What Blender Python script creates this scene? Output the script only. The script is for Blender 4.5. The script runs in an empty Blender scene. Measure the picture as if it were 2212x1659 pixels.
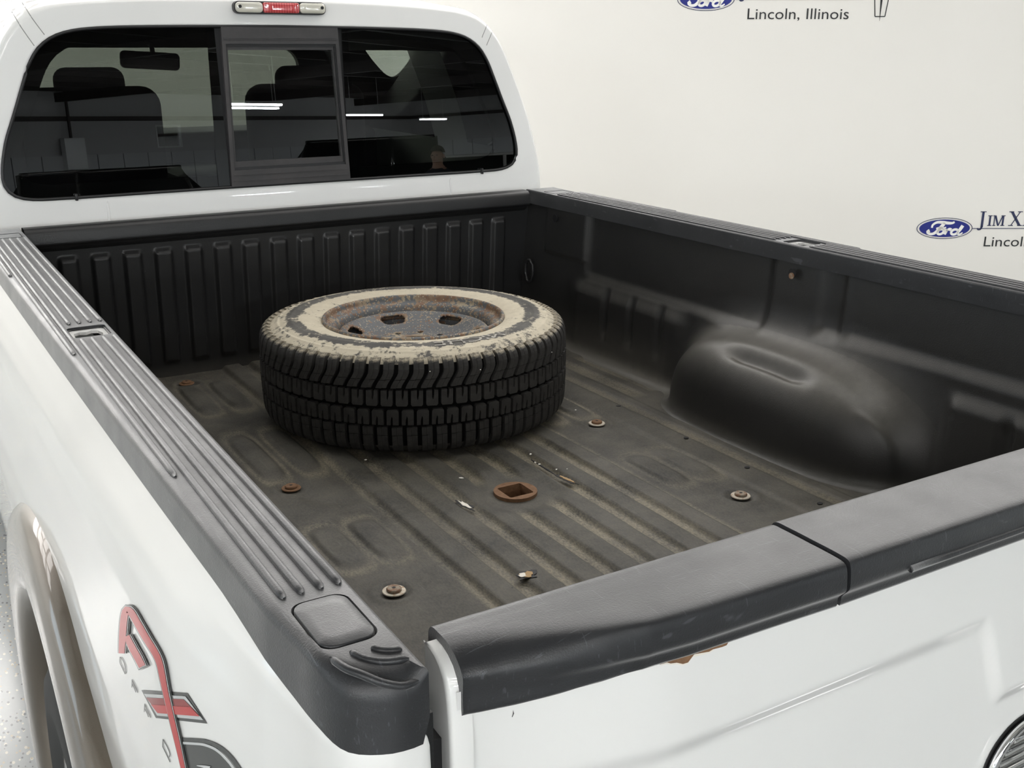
import bpy, bmesh, math, random
import numpy as np
from mathutils import Vector, Matrix
from mathutils.bvhtree import BVHTree

random.seed(7); rng = np.random.default_rng(7)
scene = bpy.context.scene
COL = scene.collection
PI = math.pi

# ------------------------------------------------------------------ camera, world, exposure
BED = 0.97                       # height of the truck bed floor above the ground (bed-space z=0)
CAM = Vector((-1.1424, -0.7295, 0.9689 + BED))
YAW, PITCH, ROLL, FPX = 0.5371, -0.3078, -0.0005, 2277.1
fw = Vector((math.sin(YAW)*math.cos(PITCH), math.cos(YAW)*math.cos(PITCH), math.sin(PITCH)))
r0 = Vector((math.cos(YAW), -math.sin(YAW), 0)); u0 = r0.cross(fw)
rt = math.cos(ROLL)*r0 + math.sin(ROLL)*u0
up = -math.sin(ROLL)*r0 + math.cos(ROLL)*u0
cam_data = bpy.data.cameras.new('camera'); cam = bpy.data.objects.new('camera', cam_data); COL.objects.link(cam)
cam_data.sensor_width = 36; cam_data.lens = FPX/2212*36; cam_data.clip_start = .02; cam_data.clip_end = 200
mw = Matrix((rt, up, -fw)).transposed().to_4x4(); mw.translation = CAM
cam.matrix_world = mw; scene.camera = cam

world = bpy.data.worlds.new('world'); scene.world = world; world.use_nodes = True
world.node_tree.nodes['Background'].inputs[0].default_value = (.75, .85, 1, 1)
world.node_tree.nodes['Background'].inputs[1].default_value = 3.2
vs = scene.view_settings
vs.view_transform = 'Standard'; vs.look = 'None'; vs.gamma = 1; vs.use_curve_mapping = False
vs.exposure = 0.15
BANK = 3.9                       # radiance of the light bank before the backdrop
LAMP = 26.0                      # radiance of the tubes behind the tailgate
SHOP_LAMP = 320.0                 # and of those hung in the shop behind

def ray(px, py): return (fw + rt*((px-1106)/FPX) - up*((py-829.5)/FPX))

# ------------------------------------------------------------------ material helpers
def new_mat(name):
    m = bpy.data.materials.new(name); m.use_nodes = True
    nt = m.node_tree; return m, nt, nt.nodes['Principled BSDF']
def N(nt, t, **kw):
    n = nt.nodes.new(t)
    for k, v in kw.items():
        if k.startswith('i_'):
            key = k[2:]; key = int(key) if key.isdigit() else key.replace('_', ' ')
            n.inputs[key].default_value = v
        else: setattr(n, k, v)
    return n
def L(nt, a, b): nt.links.new(a, b)
def coords(nt, scale=(1, 1, 1), rot=(0, 0, 0), kind='Object'):
    tc = N(nt, 'ShaderNodeTexCoord'); mp = N(nt, 'ShaderNodeMapping')
    mp.inputs['Scale'].default_value = scale; mp.inputs['Rotation'].default_value = rot
    L(nt, tc.outputs[kind], mp.inputs[0]); return mp.outputs[0]
def noise(nt, vec, scale, detail=4, rough=.55):
    n = N(nt, 'ShaderNodeTexNoise'); n.inputs['Scale'].default_value = scale
    n.inputs['Detail'].default_value = detail; n.inputs['Roughness'].default_value = rough
    if vec is not None: L(nt, vec, n.inputs['Vector'])
    return n.outputs['Fac']
def ramp(nt, fac, stops, interp='LINEAR'):
    n = N(nt, 'ShaderNodeValToRGB'); cr = n.color_ramp; cr.interpolation = interp
    while len(cr.elements) < len(stops): cr.elements.new(.5)
    for e, (p, c) in zip(cr.elements, stops):
        e.position = p; e.color = (c, c, c, 1) if not hasattr(c, '__len__') else (*c[:3], 1)
    L(nt, fac, n.inputs[0]); return n.outputs[0]
def mix(nt, fac, a, b, mode='MIX'):
    n = N(nt, 'ShaderNodeMix', data_type='RGBA', blend_type=mode)
    for s, v in ((n.inputs[0], fac), (n.inputs[6], a), (n.inputs[7], b)):
        if hasattr(v, 'links') or hasattr(v, 'is_linked'): L(nt, v, s)
        elif hasattr(v, '__len__'): s.default_value = (*v[:3], 1)
        else: s.default_value = v
    return n.outputs[2]
def math_(nt, op, a, b=None, clamp=False):
    n = N(nt, 'ShaderNodeMath', operation=op); n.use_clamp = clamp
    for s, v in ((n.inputs[0], a), (n.inputs[1], b)):
        if v is None: continue
        if hasattr(v, 'is_linked'): L(nt, v, s)
        else: s.default_value = v
    return n.outputs[0]
def bump(nt, b, height, strength=.3, dist=.002):
    n = N(nt, 'ShaderNodeBump'); n.inputs['Strength'].default_value = strength; n.inputs['Distance'].default_value = dist
    L(nt, height, n.inputs['Height']); L(nt, n.outputs[0], b.inputs['Normal'])
def setp(b, color=None, rough=None, metal=None, coat=None, coat_rough=None, spec=None):
    if color is not None: b.inputs['Base Color'].default_value = (*color, 1)
    if rough is not None: b.inputs['Roughness'].default_value = rough
    if metal is not None: b.inputs['Metallic'].default_value = metal
    if coat is not None: b.inputs['Coat Weight'].default_value = coat
    if coat_rough is not None: b.inputs['Coat Roughness'].default_value = coat_rough
    if spec is not None: b.inputs['Specular IOR Level'].default_value = spec
M = {}
def simple(name, color, rough=.5, metal=0, **kw):
    m, nt, b = new_mat(name); setp(b, color, rough, metal, **kw); M[name] = m; return m
def emit(name, color, strength):
    m, nt, b = new_mat(name); setp(b, (0, 0, 0), .5)
    b.inputs['Emission Color'].default_value = (*color, 1); b.inputs['Emission Strength'].default_value = strength
    M[name] = m; return m

# white pearl paint with a clear coat
m, nt, b = new_mat('white_paint'); v = coords(nt)
L(nt, ramp(nt, noise(nt, v, 3, 3), [(.3, (.815, .812, .795)), (.7, (.845, .842, .825))]), b.inputs['Base Color'])
setp(b, None, .42, 0, 1.0, .04); M['white_paint'] = m
# worn black plastic of the rail caps
def plastic(name, dark, light, rough, streak=True, sheen=0):
    m, nt, b = new_mat(name); v = coords(nt)
    base = mix(nt, ramp(nt, noise(nt, v, 9, 6, .65), [(.35, 0.), (.75, 1.)]), dark, light)
    sc = noise(nt, coords(nt, (230, 14, 40), (0, 0, .5)), 1.6, 2)
    sc2 = noise(nt, coords(nt, (16, 260, 40), (0, 0, .35)), 1.6, 2)
    scr = math_(nt, 'MAXIMUM', ramp(nt, sc, [(.67, 0.), (.72, 1.)]), ramp(nt, sc2, [(.67, 0.), (.72, 1.)]))
    if streak: base = mix(nt, math_(nt, 'MULTIPLY', scr, .45), base, tuple(min(1, c*3.5) for c in light))
    L(nt, base, b.inputs['Base Color']); b.inputs['Sheen Weight'].default_value = sheen; b.inputs['Sheen Roughness'].default_value = .35; b.inputs['Sheen Tint'].default_value = (.8, .8, .8, 1)
    L(nt, ramp(nt, noise(nt, v, 14, 5), [(.3, rough-.07), (.7, rough+.07)]), b.inputs['Roughness'])
    bump(nt, b, noise(nt, v, 520, 3, .7), .30, .0011); M[name] = m
plastic('cap_plastic', (.016, .0168, .019), (.026, .027, .030), .35, sheen=.55)
plastic('frame_plastic', (.030, .029, .030), (.055, .050, .050), .5, False)
simple('groove_black', (.006, .006, .007), .6); simple('groove_shade_rubber', (.002, .002, .002), .8, 0, spec=.1)
simple('trim_black', (.012, .012, .013), .45)
# moulded liner, clean on the walls
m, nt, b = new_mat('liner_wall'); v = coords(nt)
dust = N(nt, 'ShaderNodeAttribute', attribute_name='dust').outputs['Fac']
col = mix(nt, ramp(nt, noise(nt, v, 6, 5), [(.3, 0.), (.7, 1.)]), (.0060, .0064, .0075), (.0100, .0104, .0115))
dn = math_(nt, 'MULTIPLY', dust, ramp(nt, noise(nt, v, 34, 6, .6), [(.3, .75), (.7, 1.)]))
L(nt, mix(nt, dn, col, (.120, .113, .098)), b.inputs['Base Color']); setp(b, None, .38, spec=.55)  # pale mix is dust plus the toplight painted on the arches
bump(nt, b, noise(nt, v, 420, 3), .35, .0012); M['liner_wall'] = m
# dusty liner floor
m, nt, b = new_mat('liner_floor'); v = coords(nt)
dust = N(nt, 'ShaderNodeAttribute', attribute_name='dust').outputs['Fac']
col = mix(nt, ramp(nt, noise(nt, v, 7, 7, .65), [(.32, 0.), (.7, 1.)]), (.026, .026, .025), (.088, .084, .075))
grain = ramp(nt, noise(nt, coords(nt, (1, .55, 1)), 240, 4, .75), [(.38, .0), (.62, 1.)])
patch = ramp(nt, noise(nt, v, 11, 6, .6), [(.36, .0), (.66, 1.)])
d2 = math_(nt, 'MULTIPLY', dust, math_(nt, 'ADD', math_(nt, 'MULTIPLY', grain, .75), math_(nt, 'MULTIPLY', patch, .5)), True)
col = mix(nt, d2, col, (.255, .225, .163))
sp = noise(nt, coords(nt, (1, 1, 1)), 75, 3)
col = mix(nt, ramp(nt, sp, [(.74, 0.), (.77, .8)]), col, (.010, .010, .010))
scr = ramp(nt, noise(nt, coords(nt, (160, 9, 1), (0, 0, .2)), 1.5, 3), [(.66, 0.), (.73, .35)])
col = mix(nt, scr, col, (.17, .165, .15))
L(nt, col, b.inputs['Base Color']); setp(b, None, .62, spec=.35)
bump(nt, b, noise(nt, v, 380, 4), .4, .0012); M['liner_floor'] = m
# tyre rubber: tread dark, sidewall caked with dry clay
m, nt, b = new_mat('tread_rubber'); v = coords(nt)
L(nt, ramp(nt, noise(nt, v, 60, 5), [(.3, (.021, .0203, .0195)), (.75, (.042, .0405, .0375))]), b.inputs['Base Color'])
setp(b, None, .62, spec=.35); bump(nt, b, noise(nt, v, 300, 3), .2, .0008); M['tread_rubber'] = m
m, nt, b = new_mat('sidewall_rubber'); v = coords(nt)
dust = N(nt, 'ShaderNodeAttribute', attribute_name='dust').outputs['Fac']
rub = mix(nt, ramp(nt, noise(nt, v, 9, 5), [(.3, 0.), (.7, 1.)]), (.055, .053, .050), (.125, .120, .110))
n1 = noise(nt, v, 15, 8, .68); n2 = noise(nt, v, 60, 5, .7)
dd = math_(nt, 'ADD', dust, math_(nt, 'ADD', math_(nt, 'MULTIPLY', math_(nt, 'SUBTRACT', n1, .5), 2.3), math_(nt, 'MULTIPLY', math_(nt, 'SUBTRACT', n2, .5), 1.5)))
clay = mix(nt, noise(nt, v, 40, 4), (.43, .385, .295), (.62, .565, .445))
cr = ramp(nt, noise(nt, coords(nt, (40, 40, 40)), 4, 2), [(.68, 0.), (.72, 1.)])
clay = mix(nt, math_(nt, 'MULTIPLY', cr, .6), clay, (.12, .11, .09))
L(nt, mix(nt, ramp(nt, dd, [(.36, 0.), (.66, 1.)]), rub, clay), b.inputs['Base Color'])
setp(b, None, .72, spec=.3); bump(nt, b, n2, .4, .0015); M['sidewall_rubber'] = m
# rusty steel wheel
m, nt, b = new_mat('rusty_steel'); v = coords(nt)
dust = N(nt, 'ShaderNodeAttribute', attribute_name='dust').outputs['Fac']
paint = mix(nt, noise(nt, v, 8, 4), (.075, .080, .086), (.125, .130, .136))
vor = N(nt, 'ShaderNodeTexVoronoi'); vor.inputs['Scale'].default_value = 95; L(nt, v, vor.inputs['Vector'])
blot = math_(nt, 'ADD', math_(nt, 'MULTIPLY', noise(nt, v, 22, 7, .68), .75), math_(nt, 'MULTIPLY', math_(nt, 'SUBTRACT', .5, vor.outputs['Distance']), .35))
blot = math_(nt, 'ADD', blot, math_(nt, 'MULTIPLY', dust, .30))
rustc = mix(nt, noise(nt, v, 70, 4), (.120, .055, .028), (.21, .135, .085))
rustc = mix(nt, ramp(nt, noise(nt, v, 17, 4), [(.45, 0.), (.65, 1.)]), rustc, (.30, .25, .175))
c1 = mix(nt, ramp(nt, blot, [(.50, 0.), (.54, 1.)]), paint, rustc)
vor2 = N(nt, 'ShaderNodeTexVoronoi'); vor2.inputs['Scale'].default_value = 170; L(nt, v, vor2.inputs['Vector'])
sp2 = N(nt, 'ShaderNodeSeparateColor'); L(nt, vor2.outputs['Color'], sp2.inputs[0])
dots = math_(nt, 'MULTIPLY', ramp(nt, vor2.outputs['Distance'], [(.26, 1.), (.36, 0.)]), math_(nt, 'GREATER_THAN', math_(nt, 'ADD', sp2.outputs[0], math_(nt, 'MULTIPLY', noise(nt, v, 14, 3), .8)), .95))
c1 = mix(nt, dots, c1, (.36, .31, .22))
L(nt, c1, b.inputs['Base Color']); setp(b, None, .6, .0, spec=.45)
bump(nt, b, blot, .5, .002); M['rusty_steel'] = m
m, nt, b = new_mat('raw_rust'); v = coords(nt)
L(nt, mix(nt, noise(nt, v, 90, 5), (.090, .043, .022), (.30, .165, .082)), b.inputs['Base Color']); setp(b, None, .8)
bump(nt, b, noise(nt, v, 200, 4), .5, .001); M['raw_rust'] = m
m, nt, b = new_mat('dull_bolt'); v = coords(nt)
L(nt, mix(nt, ramp(nt, noise(nt, v, 120, 4), [(.42, 0.), (.6, 1.)]), (.30, .26, .20), (.22, .12, .07)), b.inputs['Base Color']); setp(b, None, .65, .2); M['dull_bolt'] = m
m, nt, b = new_mat('washer_zinc'); v = coords(nt)
L(nt, mix(nt, ramp(nt, noise(nt, v, 130, 4), [(.5, 0.), (.7, 1.)]), (.55, .50, .42), (.36, .24, .14)), b.inputs['Base Color']); setp(b, None, .55, .3); M['washer_zinc'] = m
simple('bare_metal', (.80, .76, .68), .55); simple('primer_tan', (.42, .28, .14), .8)
simple('fleck_white', (.85, .82, .76), .7)
# two-tone metallic flare
m, nt, b = new_mat('flare_bronze'); v = coords(nt)
L(nt, mix(nt, noise(nt, v, 900, 2), (.115, .095, .074), (.165, .138, .110)), b.inputs['Base Color']); setp(b, None, .36, .5, 1.0, .05); M['flare_bronze'] = m
# glass
def glass(name, tint, ior=1.5, ref=1.0):
    m = bpy.data.materials.new(name); m.use_nodes = True; nt = m.node_tree; nt.nodes.clear()
    o = N(nt, 'ShaderNodeOutputMaterial'); mx = N(nt, 'ShaderNodeMixShader'); f = N(nt, 'ShaderNodeFresnel'); f.inputs[0].default_value = ior
    t = N(nt, 'ShaderNodeBsdfTransparent'); t.inputs[0].default_value = (*tint, 1)
    g = N(nt, 'ShaderNodeBsdfGlossy'); g.inputs['Roughness'].default_value = 0.0; g.inputs['Color'].default_value = (ref, ref, ref, 1)
    L(nt, f.outputs[0], mx.inputs[0]); L(nt, t.outputs[0], mx.inputs[1]); L(nt, g.outputs[0], mx.inputs[2]); L(nt, mx.outputs[0], o.inputs[0]); M[name] = m
glass('tinted_glass', (.135, .15, .135), 1.75); glass('clear_glass', (.78, .82, .78), 1.6); glass('privacy_glass', (.12, .13, .12), 1.7)
simple('chrome', (.85, .85, .86), .08, 1.0)
simple('lamp_reflector', (.75, .75, .74), .18, 1.0)
m, nt, b = new_mat('clear_lens'); setp(b, (.62, .60, .52), .12, 0, 1.0, .05); M['clear_lens'] = m
m, nt, b = new_mat('red_lens'); wv = N(nt, 'ShaderNodeTexWave'); wv.inputs['Scale'].default_value = 38; wv.bands_direction = 'X'
L(nt, coords(nt), wv.inputs[0]); L(nt, mix(nt, wv.outputs['Fac'], (.42, .035, .045), (.62, .10, .10)), b.inputs['Base Color']); setp(b, None, .15, 0, 1., .05); M['red_lens'] = m
# prints
simple('decal_red', (.50, .045, .045), .4, 0, coat=.6, coat_rough=.1); simple('decal_dark_red', (.26, .03, .03), .4, 0, coat=.6, coat_rough=.1)
simple('decal_grey', (.55, .56, .56), .4, 0, coat=.6, coat_rough=.1); simple('decal_charcoal', (.060, .062, .060), .4, 0, coat=.6, coat_rough=.1)
simple('decal_white', (.78, .78, .77), .4, 0, coat=.6, coat_rough=.1)
simple('print_blue', (.010, .018, .200), .6); simple('print_navy', (.022, .030, .085), .6); simple('print_black', (.020, .021, .022), .6); simple('print_white', (.86, .85, .82), .6)
# room
m, nt, b = new_mat('wall_white'); v = coords(nt)
L(nt, ramp(nt, noise(nt, v, .9, 4), [(.3, (.805, .787, .745)), (.7, (.825, .807, .765))]), b.inputs['Base Color']); setp(b, None, .75, spec=.25); M['wall_white'] = m
m, nt, b = new_mat('flake_epoxy'); v = coords(nt)
base = mix(nt, noise(nt, v, 3, 4), (.27, .29, .295), (.32, .335, .335))
def flakes(scale, th, seed):
    vv = coords(nt, (1, .55, 1), (0, 0, seed)); vo = N(nt, 'ShaderNodeTexVoronoi'); vo.inputs['Scale'].default_value = scale; L(nt, vv, vo.inputs['Vector'])
    near = math_(nt, 'LESS_THAN', vo.outputs['Distance'], .32)
    sp = N(nt, 'ShaderNodeSeparateColor'); L(nt, vo.outputs['Color'], sp.inputs[0])
    return math_(nt, 'MULTIPLY', near, math_(nt, 'GREATER_THAN', sp.outputs[0], th))
base = mix(nt, flakes(75, .62, .7), base, (.62, .58, .48)); base = mix(nt, flakes(85, .70, 1.9), base, (.055, .058, .065)); base = mix(nt, flakes(100, .75, 2.7), base, (.40, .33, .22))
L(nt, base, b.inputs['Base Color']); setp(b, None, .35, 0, .4, .15); M['flake_epoxy'] = m
simple('insulation', (.76, .75, .72), .8); simple('beam_dark', (.045, .035, .032), .6); simple('block_grey', (.52, .52, .53), .8)
simple('liner_panel', (.46, .45, .45), .7); simple('housing', (.7, .7, .7), .4)
emit('tube_light', (1, .973, .945), LAMP); emit('bank_light', (1, .973, .945), BANK); emit('low_fill_light', (1, .973, .945), 3.2*BANK); emit('shop_tube', (.90, .97, 1.0), SHOP_LAMP)
emit('daylight', (.72, .86, 1.0), 9.0)
simple('headliner', (.055, .054, .050), .9); simple('seat_cloth', (.014, .014, .015), .85); simple('dash', (.012, .012, .012), .7)
simple('car_black', (.008, .008, .009), .15, 0, coat=1., coat_rough=.03); simple('car_glass', (.01, .01, .012), .05); simple('tire_black', (.014, .014, .014), .7)
simple('shirt_navy', (.012, .014, .025), .85); simple('skin', (.42, .26, .19), .6); simple('hair', (.03, .02, .015), .8); simple('jeans', (.04, .05, .09), .9)
simple('mud_flap', (.010, .010, .010), .6)

# ------------------------------------------------------------------ object helpers
def link(o, parent=None):
    COL.objects.link(o)
    if parent is not None: o.parent = parent
    return o
def tag(o, label=None, cat=None, group=None, kind=None):
    if label: o['label'] = label
    if cat: o['category'] = cat
    if group: o['group'] = group
    if kind: o['kind'] = kind
    return o
def empty(name, loc=(0, 0, 0), rz=0):
    o = bpy.data.objects.new(name, None); o.location = loc; o.rotation_euler = (0, 0, rz); o.empty_display_size = .1; return link(o)
def mesh_obj(name, verts, faces, mat, parent=None, smooth=True, bed=True, attr=None, sharp=None):
    """verts in bed space (z=0 at the bed floor) unless bed=False"""
    me = bpy.data.meshes.new(name)
    V = [(v[0], v[1], v[2]+(BED if bed else 0)) for v in verts]
    me.from_pydata(V, [], [tuple(int(i) for i in f) for f in faces]); me.update()
    me.materials.append(M[mat])
    if smooth: me.polygons.foreach_set('use_smooth', [True]*len(me.polygons))
    if attr is not None:
        a = me.attributes.new('dust', 'FLOAT', 'POINT'); a.data.foreach_set('value', np.asarray(attr, dtype=np.float32))
    if sharp: me.set_sharp_from_angle(angle=sharp)
    return link(bpy.data.objects.new(name, me), parent)
def grid_faces(nu, nv, wrap=False):
    f = []
    for i in range(nu-1 if not wrap else nu):
        a = i*nv; c = ((i+1) % nu)*nv
        for j in range(nv-1): f.append((a+j, c+j, c+j+1, a+j+1))
    return f
def grid_obj(name, P, mat, parent=None, attr=None, flip=False, mask=None, wrap=False, **kw):
    """P: array (nu,nv,3)"""
    nu, nv = P.shape[:2]; F = grid_faces(nu, nv, wrap)
    if mask is not None:
        mk = mask.reshape(-1); F = [f for f in F if not any(mk[i] for i in f)]
    if flip: F = [f[::-1] for f in F]
    return mesh_obj(name, P.reshape(-1, 3), F, mat, parent, attr=None if attr is None else attr.reshape(-1), **kw)
def bm_obj(name, bm, mat, parent=None, smooth=False, bed=True, sharp=None):
    if bed: bmesh.ops.translate(bm, verts=bm.verts, vec=(0, 0, BED))
    bmesh.ops.recalc_face_normals(bm, faces=bm.faces)
    me = bpy.data.meshes.new(name); bm.to_mesh(me); bm.free(); me.materials.append(M[mat])
    if smooth: me.polygons.foreach_set('use_smooth', [True]*len(me.polygons))
    if sharp: me.set_sharp_from_angle(angle=sharp)
    return link(bpy.data.objects.new(name, me), parent)
def box_bm(bm, x0, x1, y0, y1, z0, z1, bev=0, seg=2):
    r = bmesh.ops.create_cube(bm, size=1); vs_ = r['verts']
    bmesh.ops.scale(bm, vec=(x1-x0, y1-y0, z1-z0), verts=vs_); bmesh.ops.translate(bm, vec=((x0+x1)/2, (y0+y1)/2, (z0+z1)/2), verts=vs_)
    if bev: bmesh.ops.bevel(bm, geom=list({e for v_ in vs_ for e in v_.link_edges}), offset=bev, segments=seg, affect='EDGES', profile=.5)
def box(name, x0, x1, y0, y1, z0, z1, mat, parent=None, bev=0, seg=2, bed=True, rot=None, piv=None):
    bm = bmesh.new(); box_bm(bm, x0, x1, y0, y1, z0, z1, bev, seg)
    if rot: bmesh.ops.rotate(bm, verts=bm.verts, cent=piv or ((x0+x1)/2, (y0+y1)/2, (z0+z1)/2), matrix=rot)
    return bm_obj(name, bm, mat, parent, smooth=bool(bev), bed=bed, sharp=.7 if bev else None)
def tube(name, pts, r, mat, parent=None, n=8, bed=True, closed=False, flat=1.0, caps=True):
    P = [Vector(p) for p in pts]; V = []; F = []
    for i, p in enumerate(P):
        if closed: t = P[(i+1) % len(P)]-P[i-1]
        else: t = P[min(i+1, len(P)-1)]-P[max(i-1, 0)]
        t.normalize(); a = Vector((0, 0, 1)) if abs(t.z) < .9 else Vector((1, 0, 0))
        s = t.cross(a).normalized(); w = s.cross(t)
        rr = r[i] if hasattr(r, '__len__') else r
        for k in range(n): V.append(p + s*(rr*math.cos(2*PI*k/n)) + w*(rr*flat*math.sin(2*PI*k/n)))
    m_ = len(P)
    for i in range(m_ if closed else m_-1):
        for k in range(n): a = i*n+k; b_ = i*n+(k+1) % n; c = ((i+1) % m_)*n; F.append((a, c+k, c+(k+1) % n, b_))
    if caps and not closed: F += [tuple(range(n))[::-1], tuple(range((m_-1)*n, m_*n))]
    return mesh_obj(name, V, F, mat, parent, bed=bed)
def lathe(name, prof, mat, parent=None, n=96, center=(0, 0, 0), bed=True, attr=None, closed=False, sharp=None):
    prof = np.array(prof, float); th = np.linspace(0, 2*PI, n, endpoint=False)
    P = np.zeros((n, len(prof), 3)); P[:, :, 0] = center[0]+np.cos(th)[:, None]*prof[:, 0]; P[:, :, 1] = center[1]+np.sin(th)[:, None]*prof[:, 0]; P[:, :, 2] = center[2]+prof[:, 1]
    A = None if attr is None else np.tile(np.array(attr)[None], (n, 1))
    return grid_obj(name, P, mat, parent, attr=A, wrap=True, bed=bed, sharp=sharp)
def sstep(x, a, b): t = np.clip((x-a)/(b-a), 0, 1); return t*t*(3-2*t)
def boxm(x, a, b, s): return sstep(x, a-s/2, a+s/2)*(1-sstep(x, b-s/2, b+s/2))
def catmull(pts, n):
    P = np.array(pts, float); d = np.r_[0, np.cumsum(np.linalg.norm(np.diff(P, axis=0), axis=1))]; t = np.linspace(0, d[-1], n)
    out = np.zeros((n, P.shape[1]))
    m_ = np.zeros_like(P); m_[1:-1] = (P[2:]-P[:-2])/(d[2:]-d[:-2])[:, None]; m_[0] = (P[1]-P[0])/(d[1]-d[0]); m_[-1] = (P[-1]-P[-2])/(d[-1]-d[-2])
    k = np.clip(np.searchsorted(d, t, side='right')-1, 0, len(d)-2); h = (d[k+1]-d[k]); s = (t-d[k])/h
    s = s[:, None]; h = h[:, None]
    return (2*s**3-3*s**2+1)*P[k]+(s**3-2*s**2+s)*h*m_[k]+(-2*s**3+3*s**2)*P[k+1]+(s**3-s**2)*h*m_[k+1]
def fill_poly(outline, holes=(), dens=None):
    """triangulated flat polygon with holes: returns (verts2d, tris)"""
    bm = bmesh.new(); E = []
    for loop in [outline]+list(holes):
        vv = [bm.verts.new((p[0], p[1], 0)) for p in loop]
        for i in range(len(vv)): E.append(bm.edges.new((vv[i], vv[(i+1) % len(vv)])))
    bmesh.ops.triangle_fill(bm, edges=E, use_beauty=True)
    bm.verts.index_update(); V = [(v_.co.x, v_.co.y) for v_ in bm.verts]
    F = []
    for f in bm.faces:
        ids = [v_.index for v_ in f.verts]
        (x1, y1), (x2, y2), (x3, y3) = (V[i] for i in ids[:3])
        if (x2-x1)*(y3-y1)-(x3-x1)*(y2-y1) < 0: ids = ids[::-1]
        F.append(tuple(ids))
    bm.free(); return V, F
def rrect(x0, x1, y0, y1, r, n=6):
    out = []
    for cx, cy, a in ((x1-r, y1-r, 0), (x0+r, y1-r, PI/2), (x0+r, y0+r, PI), (x1-r, y0+r, 3*PI/2)):
        for k in range(n+1): out.append((cx+r*math.cos(a+PI/2*k/n), cy+r*math.sin(a+PI/2*k/n)))
    return out
def slab(name, outline, holes, z0, z1, mat, parent, mapf=None, bed=True, smooth=False):
    """flat polygon with thickness; mapf maps (a,b,h)->xyz"""
    V2, F = fill_poly(outline, holes); n = len(V2); mapf = mapf or (lambda a, b_, h: (a, b_, h))
    V = [mapf(a, b_, z1) for a, b_ in V2]+[mapf(a, b_, z0) for a, b_ in V2]
    FF = list(F)+[tuple(i+n for i in f[::-1]) for f in F]; k = 0
    for loop in [outline]+list(holes):
        m_ = len(loop)
        for i in range(m_): a = k+i; b_ = k+(i+1) % m_; FF.append((a, b_, b_+n, a+n))
        k += m_
    bm = bmesh.new(); vv = [bm.verts.new(v_) for v_ in V]
    for f in FF:
        try: bm.faces.new([vv[i] for i in f])
        except ValueError: pass
    return bm_obj(name, bm, mat, parent, smooth=smooth, bed=bed, sharp=.6 if smooth else None)
def sheet(name, outline, mat, parent, mapf, bed=True):
    V2, F = fill_poly(outline); return mesh_obj(name, [mapf(a, b_) for a, b_ in V2], F, mat, parent, smooth=False, bed=bed)
def text_mesh(body, size=1.0, extrude=0.0):
    cu = bpy.data.curves.new('lettering', 'FONT'); cu.body = body; cu.size = size; cu.extrude = extrude; cu.resolution_u = 3
    o = bpy.data.objects.new('lettering', cu); COL.objects.link(o); bpy.context.view_layer.update()
    me = bpy.data.meshes.new_from_object(o.evaluated_get(bpy.context.evaluated_depsgraph_get()))
    V = [tuple(v_.co) for v_ in me.vertices]; F = [tuple(p.vertices) for p in me.polygons]
    bpy.data.objects.remove(o); bpy.data.curves.remove(cu); bpy.data.meshes.remove(me); return V, F
def stroke2d(pts, w, n=24):
    """closed outline of a smooth variable-width pen stroke through pts [(x,y)], w scalar or list"""
    P = catmull(pts, n) if len(pts) > 2 else np.array([np.array(pts[0])*(1-t)+np.array(pts[1])*t for t in np.linspace(0, 1, n)])
    W = np.interp(np.linspace(0, 1, n), np.linspace(0, 1, len(w)), w) if hasattr(w, '__len__') else np.full(n, w)
    T = np.gradient(P, axis=0); T /= np.linalg.norm(T, axis=1)[:, None]+1e-9; Nn = np.c_[-T[:, 1], T[:, 0]]
    return P+Nn*W[:, None]/2, P-Nn*W[:, None]/2

# ------------------------------------------------------------------ the room (aligned with the backdrop wall)
cdir = Vector((math.cos(YAW), -math.sin(YAW), 0)); ndir = Vector((math.sin(YAW), math.cos(YAW), 0))
WALL_D = 8.0; U0, U1, V0, HC = -9.0, 41.0, -24.0, 4.3
def room(u, v, z): p = CAM + cdir*u + ndir*v; return (p.x, p.y, z)
def room_box(name, u0, u1, v0, v1, z0, z1, mat, parent=None, bev=0):
    bm = bmesh.new(); box_bm(bm, u0, u1, v0, v1, z0, z1, bev)
    for v_ in bm.verts: v_.co = Vector(room(*v_.co))
    return bm_obj(name, bm, mat, parent, bed=False)
st = lambda o: tag(o, kind='structure')
floor = st(room_box('floor', U0-.2, U1+.2, V0-.2, WALL_D+.2, -.2, 0, 'flake_epoxy'))
ceiling = st(room_box('ceiling', U0-.2, U1+.2, V0-.2, WALL_D+.2, HC, HC+.15, 'insulation'))
wall_front = st(room_box('wall_front', U0-.2, U1+.2, WALL_D, WALL_D+.2, 0, HC, 'wall_white'))
def wall_holes(name, a0, a1, holes, mapf, mat):
    return st(slab(name, [(a0, 0), (a1, 0), (a1, HC), (a0, HC)], [[(h[0], h[2]), (h[1], h[2]), (h[1], h[3]), (h[0], h[3])] for h in holes], 0, .2, mat, None, mapf=mapf, bed=False))
LW = [(-5., -1.5, .9, 3.0), (.5, 4., .9, 3.0)]
RW = [(24.6, 25.8, 2.2, 3.0)]
wall_left = wall_holes('wall_left', V0, WALL_D, LW, lambda a, b_, h: room(U0-h, a, b_), 'wall_white')
wall_back = wall_holes('wall_back', U0, U1, RW, lambda a, b_, h: room(a, V0-h, b_), 'liner_panel')
wall_right = st(room_box('wall_right', U1, U1+.2, V0, WALL_D, 0, HC, 'liner_panel'))
wn = 0
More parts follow.
